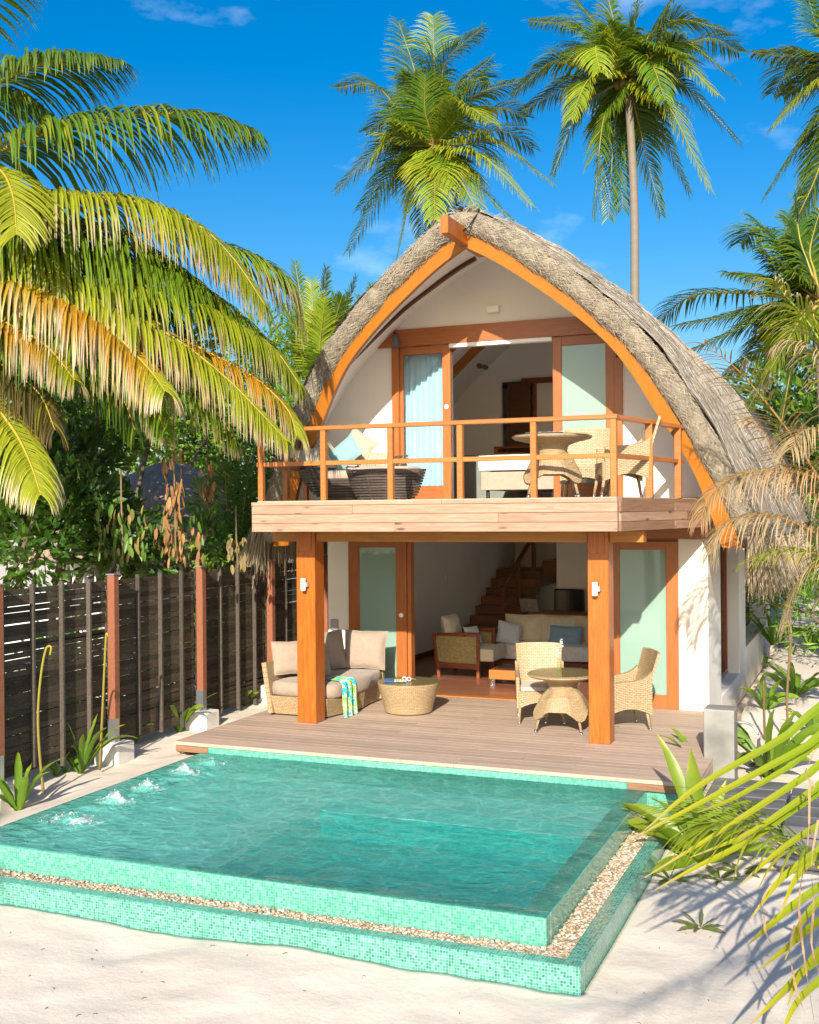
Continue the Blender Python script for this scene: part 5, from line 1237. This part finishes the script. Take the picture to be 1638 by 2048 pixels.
# the big palm at the left edge: trunk outside the picture, crown fronds reach in
def ppath(pts, D0, D1): n = len(pts); return [dep(x, y, D0+(D1-D0)*i/(n-1)) for i, (x, y) in enumerate(pts)]
LS = 1.4
lp_c = dep(-330, 440, 10.2*LS)
lpr = emp('palm_tree', 'large coconut palm whose long yellow and orange tinged fronds hang in from the left edge', 'palm', (lp_c.x-.6, lp_c.y, -.3))
trunk(lpr, [V((lp_c.x-.6, lp_c.y, -.3)), V((lp_c.x-.4, lp_c.y, 2.2)), lp_c], .22, .17)
def YT(t): return mixc(LIME, YEL, .3)
def olive(t): return mixc(GREEN, LIME, .45)
def org_(t): return mixc(mixc(LIME, YEL, .5), ORANGE, .75*smooth(.15, .45, t)*(1-smooth(.7, .95, t)))
def lyel(t): return mixc(LIME, YEL, .55)
C0 = (-330, 440)
FR = [  # (points, depths, leaflet length, n, base, tip, droop, width, tip start)
 ([C0, (-260, 200), (-120, 10), (40, -60)], 10.2, 9.4, .95, 60, olive, LIME, .9, .045, .9),
 ([C0, (-180, 250), (0, 164), (90, 126), (165, 113), (243, 122)], 10.2, 9.0, .75, 80, (.07, .15, .03), (.20, .26, .06), 1.1, .042, .95),
 ([C0, (-160, 370), (0, 302), (140, 252), (290, 228), (420, 234), (512, 262)], 10.2, 9.6, .98, 92, (.085, .18, .022), (.15, .24, .03), 1.5, .050, .95),
 ([C0, (-220, 350), (-90, 320), (-8, 335), (24, 385), (34, 470)], 10.2, 7.6, .72, 60, lyel, YEL, .7, .040, .95),
 ([C0, (-150, 420), (0, 402), (131, 391), (287, 406), (389, 446), (465, 515), (530, 610)], 10.2, 9.0, .92, 104, lyel, CREAM, 1.9, .046, .80),
 ([C0, (-120, 480), (60, 470), (200, 480), (330, 520), (430, 590), (500, 680)], 10.2, 9.9, .85, 84, olive, LIME, 1.9, .046, .9),
 ([C0, (-150, 520), (0, 541), (164, 583), (246, 620), (357, 682), (451, 755), (514, 818), (574, 882)], 10.2, 8.6, .78, 112, lyel, CREAM, 2.0, .042, .72),
 ([C0, (-160, 540), (-40, 560), (61, 575), (143, 607), (205, 645), (266, 704), (307, 749), (330, 782)], 10.2, 8.1, .80, 104, org_, CREAM, 2.0, .040, .60),
 ([C0, (-100, 520), (80, 545), (200, 560), (300, 578), (410, 612), (492, 655), (552, 702), (600, 770)], 10.2, 9.4, .82, 100, YT, CREAM, 1.9, .044, .85),
 ([C0, (-60, 560), (160, 610), (300, 650), (430, 712), (512, 758), (574, 818), (594, 872)], 10.2, 9.2, .70, 90, org_, CREAM, 2.0, .040, .68),
 ([C0, (-100, 470), (120, 505), (290, 532), (369, 556), (471, 620), (553, 700), (590, 760)], 10.2, 9.8, .80, 90, olive, LIME, 1.9, .044, .9),
 ([C0, (0, 380), (300, 420), (430, 484), (512, 517), (575, 562), (606, 655)], 10.2, 10.6, .80, 80, LIME, CREAM, 1.7, .042, .8),
 ([C0, (-220, 640), (-60, 760), (20, 850), (58, 920), (82, 990)], 10.2, 8.0, .70, 70, lyel, CREAM, 1.9, .036, .75),
 ([C0, (-200, 560), (-40, 640), (60, 680), (170, 730), (240, 790), (270, 860)], 10.2, 9.6, .75, 70, (.06, .13, .02), GREEN, 2.0, .042, .9),
 ([C0, (-200, 600), (-60, 700), (20, 740), (80, 790), (110, 860)], 10.2, 9.3, .70, 60, (.10, .08, .03), BROWN, 2.0, .042, .9),
 ([C0, (-240, 520), (-100, 600), (0, 640), (90, 690), (150, 760)], 10.2, 8.4, .75, 70, org_, CREAM, 2.0, .038, .6),
]
FR += [
 ([C0, (-140, 470), (0, 480), (130, 520), (250, 590), (350, 680), (410, 770)], 10.2, 9.7, .85, 84, YT, CREAM, 1.9, .044, .9),
 ([C0, (-150, 560), (-20, 610), (100, 650), (200, 700), (290, 780), (330, 860)], 10.2, 9.0, .75, 84, olive, CREAM, 2.0, .040, .85),
 ([C0, (-120, 450), (40, 455), (170, 500), (280, 570), (360, 650), (400, 720)], 10.2, 10.4, .8, 80, (.05, .12, .02), GREEN, 1.9, .045, .95),
 ([C0, (-140, 500), (0, 520), (140, 560), (280, 640), (370, 730), (420, 810)], 10.2, 10.6, .8, 80, (.05, .12, .02), GREEN, 1.9, .045, .95),
 ([C0, (-120, 540), (60, 600), (200, 660), (330, 740), (420, 810), (470, 880)], 10.2, 9.9, .8, 90, olive, CREAM, 1.9, .042, .85),
 ([C0, (-100, 440), (100, 440), (250, 470), (390, 560), (480, 650), (540, 740)], 10.2, 10.3, .85, 90, olive, LIME, 1.9, .045, .95),
 ([C0, (-200, 300), (-60, 200), (20, 190), (90, 220), (130, 280)], 10.2, 10.0, .8, 60, (.05, .12, .02), GREEN, 1.2, .042, .95),
]
for (pts, D0, D1, LL, n, ba, ti, dr, ww, tt) in FR: frond(lpr, ppath(pts, D0*LS, D0*LS+(D1-D0)*.7), LL*1.08*LS, int(n*1.7), ba, ti, dr*1.25, .06, ww*LS*.95, segs=5, tipt=tt, ribr=.03, rib=(.50, .38, .05), t0=.2)
# dead palm on the right
dr_c = dep(1800, 1180, 12.6)
dpr = emp('palm_tree', 'half dead palm at the right edge with dry tan fronds hanging over the thatch', 'palm', (dr_c.x+.5, dr_c.y+.1, -.2))
trunk(dpr, [V((dr_c.x+.5, dr_c.y+.1, -.2)), V((dr_c.x+.3, dr_c.y+.05, .8)), dr_c], .2, .16)
C1 = (1800, 1180)
TAN = (.46, .28, .14); 
for (pts, D0, D1, LL, n, ba, ti, dr, ww, ang, gp_) in [
 ([C1, (1700, 1040), (1640, 960), (1590, 880), (1520, 790), (1470, 735), (1405, 685)], 12.6, 12.0, 1.0, 70, TAN, (.50, .36, .2), .9, .024, 1.2, .3),
 ([C1, (1720, 1010), (1640, 960), (1560, 940), (1480, 950), (1425, 985), (1400, 1040)], 12.6, 12.2, .80, 90, TAN, (.62, .42, .24), 1.9, .022, .8, 0),
 ([C1, (1700, 1120), (1620, 1060), (1530, 1030), (1450, 1050), (1420, 1110)], 12.6, 12.4, .85, 80, (.42, .30, .17), (.55, .42, .28), 1.9, .022, .8, 0),
 ([C1, (1730, 900), (1680, 760), (1620, 650), (1570, 590), (1548, 560)], 12.6, 12.3, .75, 50, lyel, CREAM, 1.2, .04, .7, .2),
 ([C1, (1760, 960), (1710, 840), (1660, 740), (1600, 690), (1560, 690)], 12.6, 12.8, .8, 50, (.40, .30, .16), CREAM, 1.7, .03, .8, 0),
 ([C1, (1740, 1080), (1660, 1010), (1590, 960), (1530, 870), (1500, 840)], 12.6, 12.9, .95, 60, TAN, (.5, .4, .26), 1.2, .02, 1.2, .2),
 ([C1, (1710, 1150), (1640, 1110), (1560, 1100), (1480, 1130)], 12.6, 12.6, .7, 50, LIME, YEL, 1.0, .03, .8, .3),
 ([C1, (1730, 1160), (1650, 1120), (1590, 1180), (1570, 1260)], 12.6, 12.9, .7, 60, (.42, .31, .18), CREAM, 1.6, .02, .8, 0),
 ([C1, (1740, 1000), (1660, 880), (1610, 860), (1580, 900)], 12.6, 12.0, .8, 60, (.42, .31, .18), CREAM, 1.6, .02, .8, 0)]:
    frond(dpr, ppath(pts, D0, D1), LL, n, ba, ti, dr, .10, ww, segs=4, tipt=.7, ribr=.018, rib=(.42, .24, .09) if ba is not lyel else (.3, .4, .04), t0=.15, sideang=ang, gap=gp_)
# near fronds at the lower right
nr_c = dep(1900, 1600, 6.6)
npr = emp('palm_tree', 'young palm at the lower right edge with yellow green leaflets sweeping over the sand', 'palm', (nr_c.x+.2, nr_c.y, -.5))
trunk(npr, [V((nr_c.x+.2, nr_c.y, -.5)), V((nr_c.x+.15, nr_c.y, -.1)), nr_c], .12, .08)
frond(npr, ppath([(1900, 1600), (1720, 1790), (1638, 1735), (1540, 1675), (1450, 1650), (1400, 1650)], 6.6, 6.4), .95, 46, LIME, lyel(0), .9, .15, .032, segs=6, sideang=.55, t0=.3, ribr=.012)
b = MB()
for (pts, w_, dry) in [
 ([(1700, 1400), (1560, 1480), (1400, 1570), (1290, 1660)], 0.034, 0), ([(1720, 1440), (1600, 1500), (1430, 1590), (1240, 1690)], 0.034, 0), ([(1720, 1490), (1600, 1560), (1460, 1650), (1290, 1755)], 0.031, .2),
 ([(1700, 1560), (1600, 1610), (1500, 1680), (1400, 1730), (1310, 1780)], 0.031, .1), ([(1720, 1660), (1640, 1700), (1560, 1760), (1500, 1840)], 0.034, 0), ([(1720, 1720), (1600, 1800), (1540, 1850), (1495, 1890)], 0.031, .1),
 ([(1720, 1790), (1640, 1840), (1580, 1890), (1510, 1945)], 0.031, .1), ([(1720, 1860), (1620, 1930), (1560, 1990), (1500, 2050)], 0.031, .3), ([(1740, 1560), (1638, 1700), (1590, 1760), (1560, 1830)], 0.028, 0),
 ([(1720, 1900), (1640, 1960), (1590, 2010), (1560, 2080)], 0.031, 0), ([(1720, 1620), (1640, 1650), (1560, 1700), (1480, 1770)], .03, 0), ([(1720, 1750), (1650, 1790), (1600, 1850), (1570, 1920)], .03, 0), ([(1720, 1520), (1620, 1585), (1500, 1665), (1380, 1715)], .03, 0), ([(1720, 1830), (1660, 1880), (1600, 1950), (1575, 2010)], .03, .2),
 ([(1700, 1470), (1560, 1545), (1460, 1600), (1395, 1625)], 0.025, 0)]:
    P = cat(ppath([(1900, 1600)] + pts, 6.6, 6.0), 16); rows = []; cols = []
    for i, p in enumerate(P):
        T = (P[min(i+1, 15)]-P[max(i-1, 0)]).normalized(); s = T.cross(V((.3, -.5, 1))).normalized(); ww = w_*.8*(1-(i/15)**3*.9)*(1.0 if i > 2 else .5); n_ = s.cross(T)
        rows.append([p-s*ww-nr_c, p-n_*ww*.22-nr_c, p+s*ww-nr_c]); cols.append([mixc((.17, .26, .012), (.36, .32, .02) if i < 14 else (.40, .30, .12), smooth(.3, 1, i/15)*.8+dry*.3)]*3)
    b.grid(rows, cols=cols)
o = b.obj('leaflet', M['leaf'], npr); o.location = nr_c - npr.location; tag(o, kind='stuff')
b = MB()   # dry split strands hanging
for (x, y0, y1) in ((1612, 1560, 2040), (1590, 1850, 2030), (1630, 1640, 1980), (1622, 1500, 1600), (1535, 1770, 1900)):
    P = cat([dep(x+U(-8, 8)+k*U(-4, 4), y0+(y1-y0)*k/4, 6.0) for k in range(5)], 12)
    for i in range(11): 
        w_ = .006; a, c = P[i]-nr_c, P[i+1]-nr_c; s = V((w_*cos(i*.5), w_*sin(i*.5), 0)); b.quad(a-s, a+s, c+s, c-s, col=(.34, .22, .12, 1))
o = b.obj('dry_strand', M['drylf'], npr); o.location = nr_c - npr.location; tag(o, kind='stuff')

# ---- strap leaved lily plants
def lily(label, p, n, L_, w_, base, tip, group=None, up=1.1, seed=0, droop=1.6, aim=None):
    rg = random.Random(seed); root = emp('lily_plant', label, 'plant', tuple(p), 0, group)
    for k in range(n):
        a = k*2.4+rg.uniform(-.3, .3); e = up*rg.uniform(.55, 1.35); d = V((cos(a), sin(a), e)); l = L_*rg.uniform(.7, 1.15); ww = w_*rg.uniform(.8, 1.2); b = MB(); rows = []; cols = []
        if aim and k < len(aim): d = V(aim[k][:3]); l = aim[k][3]
        q = V((cos(a)*.02, sin(a)*.02, 0)); d.normalize(); dd = droop*rg.uniform(.4, 1.3); tw = rg.uniform(-.5, .5); tb = rg.uniform(-1, 1) if not (aim and k < len(aim)) else (.95 if d.x < 0 else -.95)
        for i in range(13):
            t_ = i/12; s = d.cross(V((0, 0, 1))); s = s.normalized() if s.length > .05 else V((1, 0, 0)); n_ = s.cross(d).normalized(); sw = (s*cos(tb+tw*t_)+n_*sin(tb+tw*t_)).normalized(); n2_ = sw.cross(d).normalized()
            w1 = ww*.5*(.5+.5*smooth(0, .3, t_))*(1-max(0, (t_-.6)/.4)**1.8); wave = ww*.06*sin(i*2.1+k)
            rows.append([q-sw*w1+n2_*(w1*.35+wave), q, q+sw*w1+n2_*(w1*.35-wave)]); cc = mixc(base, tip, smooth(.5, 1, t_)*rg.uniform(.2, .9)); cols.append([cc, mixc(cc, LIME, .4), cc])
            q = q+d*(l/12); d = (d+V((0, 0, -dd/12*(.3+1.5*t_)))).normalized()
        b.grid(rows, cols=cols); b.obj('leaf', M['broad'], root, smooth=True)
    return root
LG = (.085, .20, .018); LY = (.30, .38, .025)
gq = 'lily plants along the slatted fence'
def gpt(px, py, z0=-.2):
    q = onz(px, py, z0)
    for _ in range(6): q = onz(px, py, gh(q.x, q.y))
    return q
for k, (px, py, n, L_, lab) in enumerate([(36, 1612, 8, .62, 'lily plant with drooping leaves at the front left beside the pool edge'), (162, 1545, 12, .72, 'tall lily plant before the second fence post, one leaf yellow at the tip'), (270, 1494, 8, .5, 'low lily plant with arching leaves between two fence footings'),
   (358, 1470, 10, .70, 'upright bright lily plant left of the third fence footing'), (488, 1424, 6, .4, 'small lily plant in shade beside the deck corner'), (515, 1412, 5, .35, 'tiny lily sprout near the last fence footing'), (112, 1548, 5, .36, 'narrow lily sprout in the shade under the fence'), (132, 1542, 5, .34, 'small dark lily sprout close under the fence slats')]):
    q = onz(px, py, -.2); lily(lab, V((q.x, q.y, gh(min(q.x, -7.5), q.y))), n, L_, .075, LG, LY, gq, seed=k, up=1.9)
q = onz(1405, 1730, -.5)
bl = lily('big yellow green lily plant growing beside the outer pool curb', q, 26, .88, .14, (.13, .23, .012), (.30, .32, .02), seed=44, up=1.5, droop=1.3, aim=[(-.45, .2, 1.5, 1.25), (-.12, .1, 1.6, 1.05), (-.75, .1, .95, .95), (-1, .1, .75, .85), (-.35, -.5, .2, .65), (-1, -.5, .25, .6), (.25, .2, 1.3, .8), (-.05, -.3, 1.2, .8)])
lily('lily plant with broad leaves behind the big one near the grey steps', onz(1440, 1690, -.5), 12, .7, .10, LG, LY, seed=45, up=1.2)
lily('lily plant with a curling leaf left of the concrete pillar', V((-1.80, 13.2, -.35)), 9, .75, .09, LG, LY, seed=12, up=1.4, droop=2.2)
lily('large lily plant right behind the concrete pillar', V((-1.10, 13.3, -.3)), 16, 1.0, .11, LG, LY, seed=13, up=1.5, droop=2.0)
for k, (px, py, L_, lab) in enumerate([(1400, 1855, .22, 'small purple stemmed plant lying on the sand nearest the camera'), (1440, 1760, .25, 'purple stemmed creeper under the big lily'), (1340, 1760, .25, 'purple and green sprawling plant at the foot of the curb'), (1480, 1745, .22, 'purple tinged sprig right of the big lily')]):
    lily(lab, onz(px, py, -.49), 8, L_, .04, (.10, .13, .05), (.22, .05, .16), 'purple creepers on the sand', seed=60+k, up=.35, droop=.4)
for k, (px, py, L_, n, lab) in enumerate([(1590, 1395, .75, 12, 'bright lily clump on the sand at the right edge below the green bush'), (1500, 1345, .7, 12, 'lily clump against the white side wall of the villa'), (1545, 1290, .8, 14, 'lily clump behind the stems, right of the villa wall'), (1625, 1300, .7, 10, 'lily plant cut by the right edge of the picture'), (1530, 1420, .6, 9, 'short lily plant behind the bare stems'), (1625, 1470, .5, 8, 'low leafy plant at the right edge beside the shaded sand')]):
    lily(lab, gpt(px, py), n, L_, .10, LG, LY, 'lily plants on the sand right of the villa', seed=80+k, up=1.5)
# bare bent stems
for k, (pts, lab) in enumerate([([(87, 1587), (79, 1505), (76, 1427), (82, 1349), (92, 1298), (102, 1294), (100, 1310)], 'bent yellow leafless stem left of the second fence post'), ([(199, 1540), (205, 1420), (211, 1290), (213, 1267), (217, 1273)], 'straight yellow stem leaning on the second fence post'), ([(553, 1400), (548, 1330), (538, 1270), (527, 1231)], 'thin curved yellow stem by the last fence post')]):
    q = onz(*pts[0], -.18); b = MB(); D_ = (q-CP).dot(f_); P = cat([dep(x, y, D_) for x, y in pts], 30)
    b.tube([p-q for p in P], [.016*(1-.4*i/30) for i in range(30)], 7, cols=[mixc((.30, .22, .06), (.42, .40, .03), i/30) for i in range(30)]); o = b.obj('bare_stem', M['broad'], smooth=True); o.location = q; tag(o, lab, 'stem', 'bare stems by the fence')
for k, (pts, lab) in enumerate([([(1578, 1490), (1574, 1400), (1578, 1330), (1582, 1270)], 'tall brown bare stem on the sand at the right'), ([(1530, 1480), (1528, 1420), (1527, 1360)], 'thin green stem left of the brown one')]):
    q = gpt(*pts[0]); b = MB(); D_ = (q-CP).dot(f_); P = cat([dep(x, y, D_) for x, y in pts], 20); b.tube([p-q for p in P], .016, 7, cols=[(.20, .14, .06, 1)]*20); o = b.obj('bare_stem', M['broad'], smooth=True); o.location = q; tag(o, lab, 'stem')
# ---- broad leaved trees and shrubs
def leafblob(b, c, r, n, size, cols, rg, org=V((0, 0, 0)), narrow=.5, hang=0):
    for k in range(n):
        d = V((rg.gauss(0, 1), rg.gauss(0, 1), rg.gauss(0, 1))).normalized(); rr = rg.random()**.4; p = V(c)+V((d.x*r[0], d.y*r[1], d.z*r[2]))*rr
        o = (d+V((rg.uniform(-.8, .8), rg.uniform(-.8, .8), rg.uniform(-.3, .9)-hang))).normalized(); s = o.cross(V((rg.uniform(-1, 1), rg.uniform(-1, 1), rg.uniform(-1, 1)))).normalized(); l = size*rg.uniform(.6, 1.3); w_ = l*narrow*.5
        n_ = s.cross(o); cc = cols[int(rg.random()*len(cols))]; g = rg.uniform(.7, 1.3); cc = (cc[0]*g, cc[1]*g, cc[2]*g, 1); q = p-org
        i = [b.vert(x, cc) for x in (q, q+o*l*.5-s*w_+n_*w_*.3, q+o*l, q+o*l*.5+s*w_+n_*w_*.3, q+o*l*.52-n_*w_*.0)]
        b.face((i[0], i[1], i[4])); b.face((i[1], i[2], i[4])); b.face((i[2], i[3], i[4])); b.face((i[3], i[0], i[4]))
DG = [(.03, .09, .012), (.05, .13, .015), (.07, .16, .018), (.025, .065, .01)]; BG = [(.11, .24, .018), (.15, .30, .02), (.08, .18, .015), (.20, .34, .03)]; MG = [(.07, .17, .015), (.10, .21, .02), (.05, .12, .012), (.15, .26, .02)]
def tree(label, base, blobs, size, cols, seed, group=None, n=700, narrow=.45, name='shrub_tree', cat_='tree', limbs=True, hang=0):
    rg = random.Random(seed); root = emp(name, label, cat_, tuple(base), 0, group); B0 = V(base)
    b = MB()
    for (px, py, Y, r) in blobs:
        c = ony(px, py, Y); leafblob(b, c, (r, r*.8, r*.75), int(n*r*r), size, cols, rg, B0, narrow, hang)
    b.obj('crown', M['broad'], root)
    if limbs:
        b = MB()
        for (px, py, Y, r) in blobs:
            c = ony(px, py, Y)-B0; P = cat([V((rg.uniform(-.1, .1), 0, 0)), V((c.x*.3, c.y*.3, c.z*.45)), c+V((0, 0, -.2*r)), c+V((rg.uniform(-.5, .5)*r, 0, .5*r))], 14); b.tube(P, [.05*(1-.8*i/14)+.008 for i in range(14)], 6, cols=[(.16, .12, .08, 1)]*14)
        b.obj('trunk', M['drylf'], root, smooth=True)
    return root
gs = 'leafy shrubs beyond the slatted fence'
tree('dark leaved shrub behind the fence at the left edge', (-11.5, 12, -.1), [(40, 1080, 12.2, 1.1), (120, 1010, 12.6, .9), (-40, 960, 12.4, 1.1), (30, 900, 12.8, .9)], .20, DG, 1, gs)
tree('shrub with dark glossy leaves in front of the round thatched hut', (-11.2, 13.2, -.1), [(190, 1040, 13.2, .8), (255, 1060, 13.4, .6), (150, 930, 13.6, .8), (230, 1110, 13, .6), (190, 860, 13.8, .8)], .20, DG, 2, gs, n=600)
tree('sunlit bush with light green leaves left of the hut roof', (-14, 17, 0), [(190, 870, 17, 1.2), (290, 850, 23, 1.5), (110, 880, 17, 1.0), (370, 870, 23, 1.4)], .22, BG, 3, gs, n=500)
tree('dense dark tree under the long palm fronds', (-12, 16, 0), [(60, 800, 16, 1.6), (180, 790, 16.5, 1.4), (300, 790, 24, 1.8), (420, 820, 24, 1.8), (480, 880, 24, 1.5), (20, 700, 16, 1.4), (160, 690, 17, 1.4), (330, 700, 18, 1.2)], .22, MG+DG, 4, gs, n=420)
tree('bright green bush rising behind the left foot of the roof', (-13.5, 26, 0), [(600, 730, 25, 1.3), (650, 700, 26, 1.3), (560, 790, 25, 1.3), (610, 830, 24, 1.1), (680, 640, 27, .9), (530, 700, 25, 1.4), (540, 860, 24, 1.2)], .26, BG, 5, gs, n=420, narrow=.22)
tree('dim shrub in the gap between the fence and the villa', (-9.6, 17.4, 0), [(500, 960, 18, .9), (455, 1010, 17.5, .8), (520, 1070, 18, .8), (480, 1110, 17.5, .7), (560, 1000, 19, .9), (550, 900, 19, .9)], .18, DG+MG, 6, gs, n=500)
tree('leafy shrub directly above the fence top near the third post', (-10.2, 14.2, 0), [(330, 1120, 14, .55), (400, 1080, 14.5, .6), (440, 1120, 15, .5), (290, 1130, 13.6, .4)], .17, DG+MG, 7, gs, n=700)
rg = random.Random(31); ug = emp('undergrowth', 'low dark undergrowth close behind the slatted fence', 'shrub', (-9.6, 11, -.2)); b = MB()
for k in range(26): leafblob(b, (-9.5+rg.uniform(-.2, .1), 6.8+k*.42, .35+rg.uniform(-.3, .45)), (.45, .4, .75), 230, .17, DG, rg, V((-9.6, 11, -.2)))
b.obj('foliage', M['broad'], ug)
# clusters of large hanging leaves
def hangers(label, px0, px1, py0, py1, Y, n, cols, seed, size=.26):
    rg = random.Random(seed); c = ony((px0+px1)/2, py0, Y); root = emp('hanging_leaves', label, 'branch', tuple(c))
    for k in range(n):
        p = ony(rg.uniform(px0, px1), rg.uniform(py0, py1), Y+rg.uniform(-.15, .15)); b = MB(); d = V((rg.uniform(-.25, .25), rg.uniform(-.25, .25), -1)); cc = cols[k % len(cols)]
        T = V((cos(rg.uniform(-.9, .9)), sin(rg.uniform(-.9, .9)), 0)); l = size*rg.uniform(.7, 1.2)
        q = V((0, 0, 0)); rows = []; cl = []
        for i in range(7):
            t_ = i/6; w_ = l*.135*sin(min(1, t_*1.1+.08)*pi)**.7; nn = T.cross(V((0, 0, 1))); rows.append([q-T*w_+nn*w_*.5, q, q+T*w_+nn*w_*.5]); g = 1-.15*t_; cl.append([(cc[0]*g, cc[1]*g, cc[2]*g, 1)]*3); q = q+d.normalized()*l/6
        b.grid(rows, cols=cl); o = b.obj('leaf', M['drylf'] if cc[0] > cc[1] else M['broad'], root, smooth=True); o.location = p-c
    b = MB(); b.tube([(0, 0, .4), (0, 0, 0), (.02, 0, -(ony(0, py0, Y).z-ony(0, py1, Y).z))], .012, 6, cols=[(.2, .14, .07, 1)]*3); b.obj('twig', M['drylf'], root)
BR = [(.27, .13, .045), (.20, .095, .035), (.33, .18, .06)]; GL = [(.07, .17, .02), (.11, .21, .025)]
hangers('column of large withered brown leaves hanging above the fence', 328, 366, 870, 1100, 12.6, 70, BR, 1, .19)
hangers('cluster of limp pale green leaves hanging left of the brown ones', 190, 295, 1000, 1110, 12.4, 60, GL+[(.24, .18, .05)], 2, .19)
hangers('mixed green and brown drooping leaves above the third fence post', 290, 410, 1030, 1120, 12.8, 50, BR+GL, 3, .18)
hangers('small bunch of curled tan leaves beside the villa corner', 455, 490, 1070, 1130, 13.6, 22, [(.27, .2, .08), (.2, .15, .07)], 4, .18)
hangers('few withered leaves dangling near the balcony', 400, 430, 920, 990, 13.6, 18, BR, 5, .18)
# young palm fronds between hut and villa
yp = emp('palm_tree', 'young dark green palm with upright fronds between the hut and the villa', 'palm', (-9.7, 16.2, 0))
cc_ = ony(470, 1190, 16.2)
for (vx, vy, tx, ty) in ((430, 1060, 400, 960), (455, 1030, 450, 920), (485, 1040, 500, 930), (500, 1080, 540, 1000), (410, 1100, 350, 1040), (440, 1090, 400, 1010), (500, 1110, 560, 1060)):
    frond(yp, [cc_, ony(vx, vy, 16.1), ony(tx, ty, 16+U(-.3, .3))], .6, 34, (.05, .13, .018), GREEN, .6, .1, .035, segs=3, t0=.2, ribr=.012)
# thatched hut
hp = ony(285, 925, 19.5); hut = emp('round_hut', 'round hut with a domed grey brown thatched roof half hidden behind the shrubs', 'hut', (hp.x, 20.5, 0))
b = MB(); b.lathe([(0, hp.z+.05), (.35, hp.z), (1.0, hp.z-.28), (1.9, hp.z-.85), (2.7, hp.z-1.55), (3.0, hp.z-1.95), (2.85, hp.z-2.0)], n=48); b.obj('thatch', M['hutthatch'], hut, smooth=True)
b = MB()
for k in range(5000):
    a = U(0, 2*pi); v = U(0, 1)**.7; r = .2+2.75*v; z = hp.z - .05 - 1.85*v**1.35; straws(b, (r*cos(a), r*sin(a), z+.03), (cos(a), sin(a), -.75-.2*v), U(.2, .45), .02, strawcol(U(1.0, 1.5)), .4)
tag(b.obj('loose_straw', M['straw'], hut), kind='stuff'); b = MB(); b.lathe([(2.3, 0), (2.3, hp.z-1.6)], n=36, cap=False); b.obj('wall', M['plaster'], hut)
nw = boxo('garden_wall', plain('whitewash', (.62, .66, .68), .8), None, -22, -12.2, 17.0, 17.2, -.3, 1.35); tag(nw, 'pale rendered garden wall seen through the shrubs at the left edge', 'wall')
# right side bushes
gr_ = 'bushes behind the right side of the villa'
tree('feathery bright green bush right of the hanging thatch', (3.2, 24, 0), [(1560, 1190, 22, 1.1), (1620, 1150, 22, 1.1), (1600, 1080, 24, 1.2), (1650, 1230, 21, .9), (1560, 1110, 25, 1.2), (1680, 1080, 23, 1.4)], .22, BG+MG, 8, gr_, n=500, narrow=.14)
tree('dense green trees beyond the roof at the right edge', (5, 30, 0), [(1560, 900, 30, 1.9), (1640, 820, 30, 2.0), (1620, 980, 29, 1.9), (1700, 900, 30, 2.2), (1520, 1000, 31, 1.8), (1560, 780, 31, 1.4), (1640, 700, 31, 1.6)], .3, DG+MG, 9, gr_, n=230)
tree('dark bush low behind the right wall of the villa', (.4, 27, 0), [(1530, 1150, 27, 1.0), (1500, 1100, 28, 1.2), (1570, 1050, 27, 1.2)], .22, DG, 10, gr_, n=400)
# far belt of trees
b = MB(); rg = random.Random(99)
for k in range(90):
    x = -75+k*1.5+rg.uniform(-1, 1); y = 50+rg.uniform(-4, 12) if x < -12 or x > -1 else 52; z = rg.uniform(2.0, 4.0); leafblob(b, (x, y, z), (2.6, 2.0, 2.8), 260, .75, DG+MG+DG, rg, narrow=.5)
tag(b.obj('woodland', M['broad']), 'far belt of dense dark green trees beyond the villa', 'woodland', kind='stuff')
# litter on the sand
rg = random.Random(17)
b = MB()
for k in range(150):
    x, y = rg.uniform(-8, .5), rg.uniform(4.8, 7.2)
    if k > 90: x, y = rg.uniform(-1.7, 1), rg.uniform(5, 12)
    a = rg.uniform(0, 6.28); l = rg.uniform(.01, .045); z = gh(x, y)+.004; b.tube([(x, y, z), (x+l*cos(a)*.5, y+l*sin(a)*.5, z+.005), (x+l*cos(a), y+l*sin(a), z)], .0022, 4, cols=[(.12, .07, .04, 1)]*3)
tag(b.obj('leaf_litter', M['drylf']), 'scattered tiny dry twigs on the sand in front of the pool', 'litter', kind='stuff')
# palms standing behind and beside the photographer, whose fronds shade the sand
def shade_palm(label, c, tips, n=50):
    root = emp('palm_tree', label, 'palm', (c[0]+.4, c[1]-.3, -.4)); C_p = V(c); trunk(root, [V((c[0]+.4, c[1]-.3, -.4)), V((c[0]+.2, c[1]-.1, c[2]*.5)), C_p], .17, .13)
    for t_ in tips: T_ = V(t_); m_ = C_p.lerp(T_, .55)+V((0, 0, .55)); frond(root, [C_p, m_, T_], .85, n, GREEN, LIME, 1.4, .1, .045, segs=3, ribr=.02)
shade_palm('palm outside the picture on the right whose fronds shade the sand', (3.4, -2.6, 4.4), [(.3, -1.9, 3.7), (1.4, .2, 3.3), (3.8, .2, 3.9), (5.6, -3.0, 4.0)], 40)
shade_palm('palm outside the picture on the left whose fronds shade the sand', (-6.8, -4.4, 5.6), [(-4.4, -3.2, 4.6), (-5.6, -1.9, 4.6), (-8.9, -3.0, 4.8)], 44)
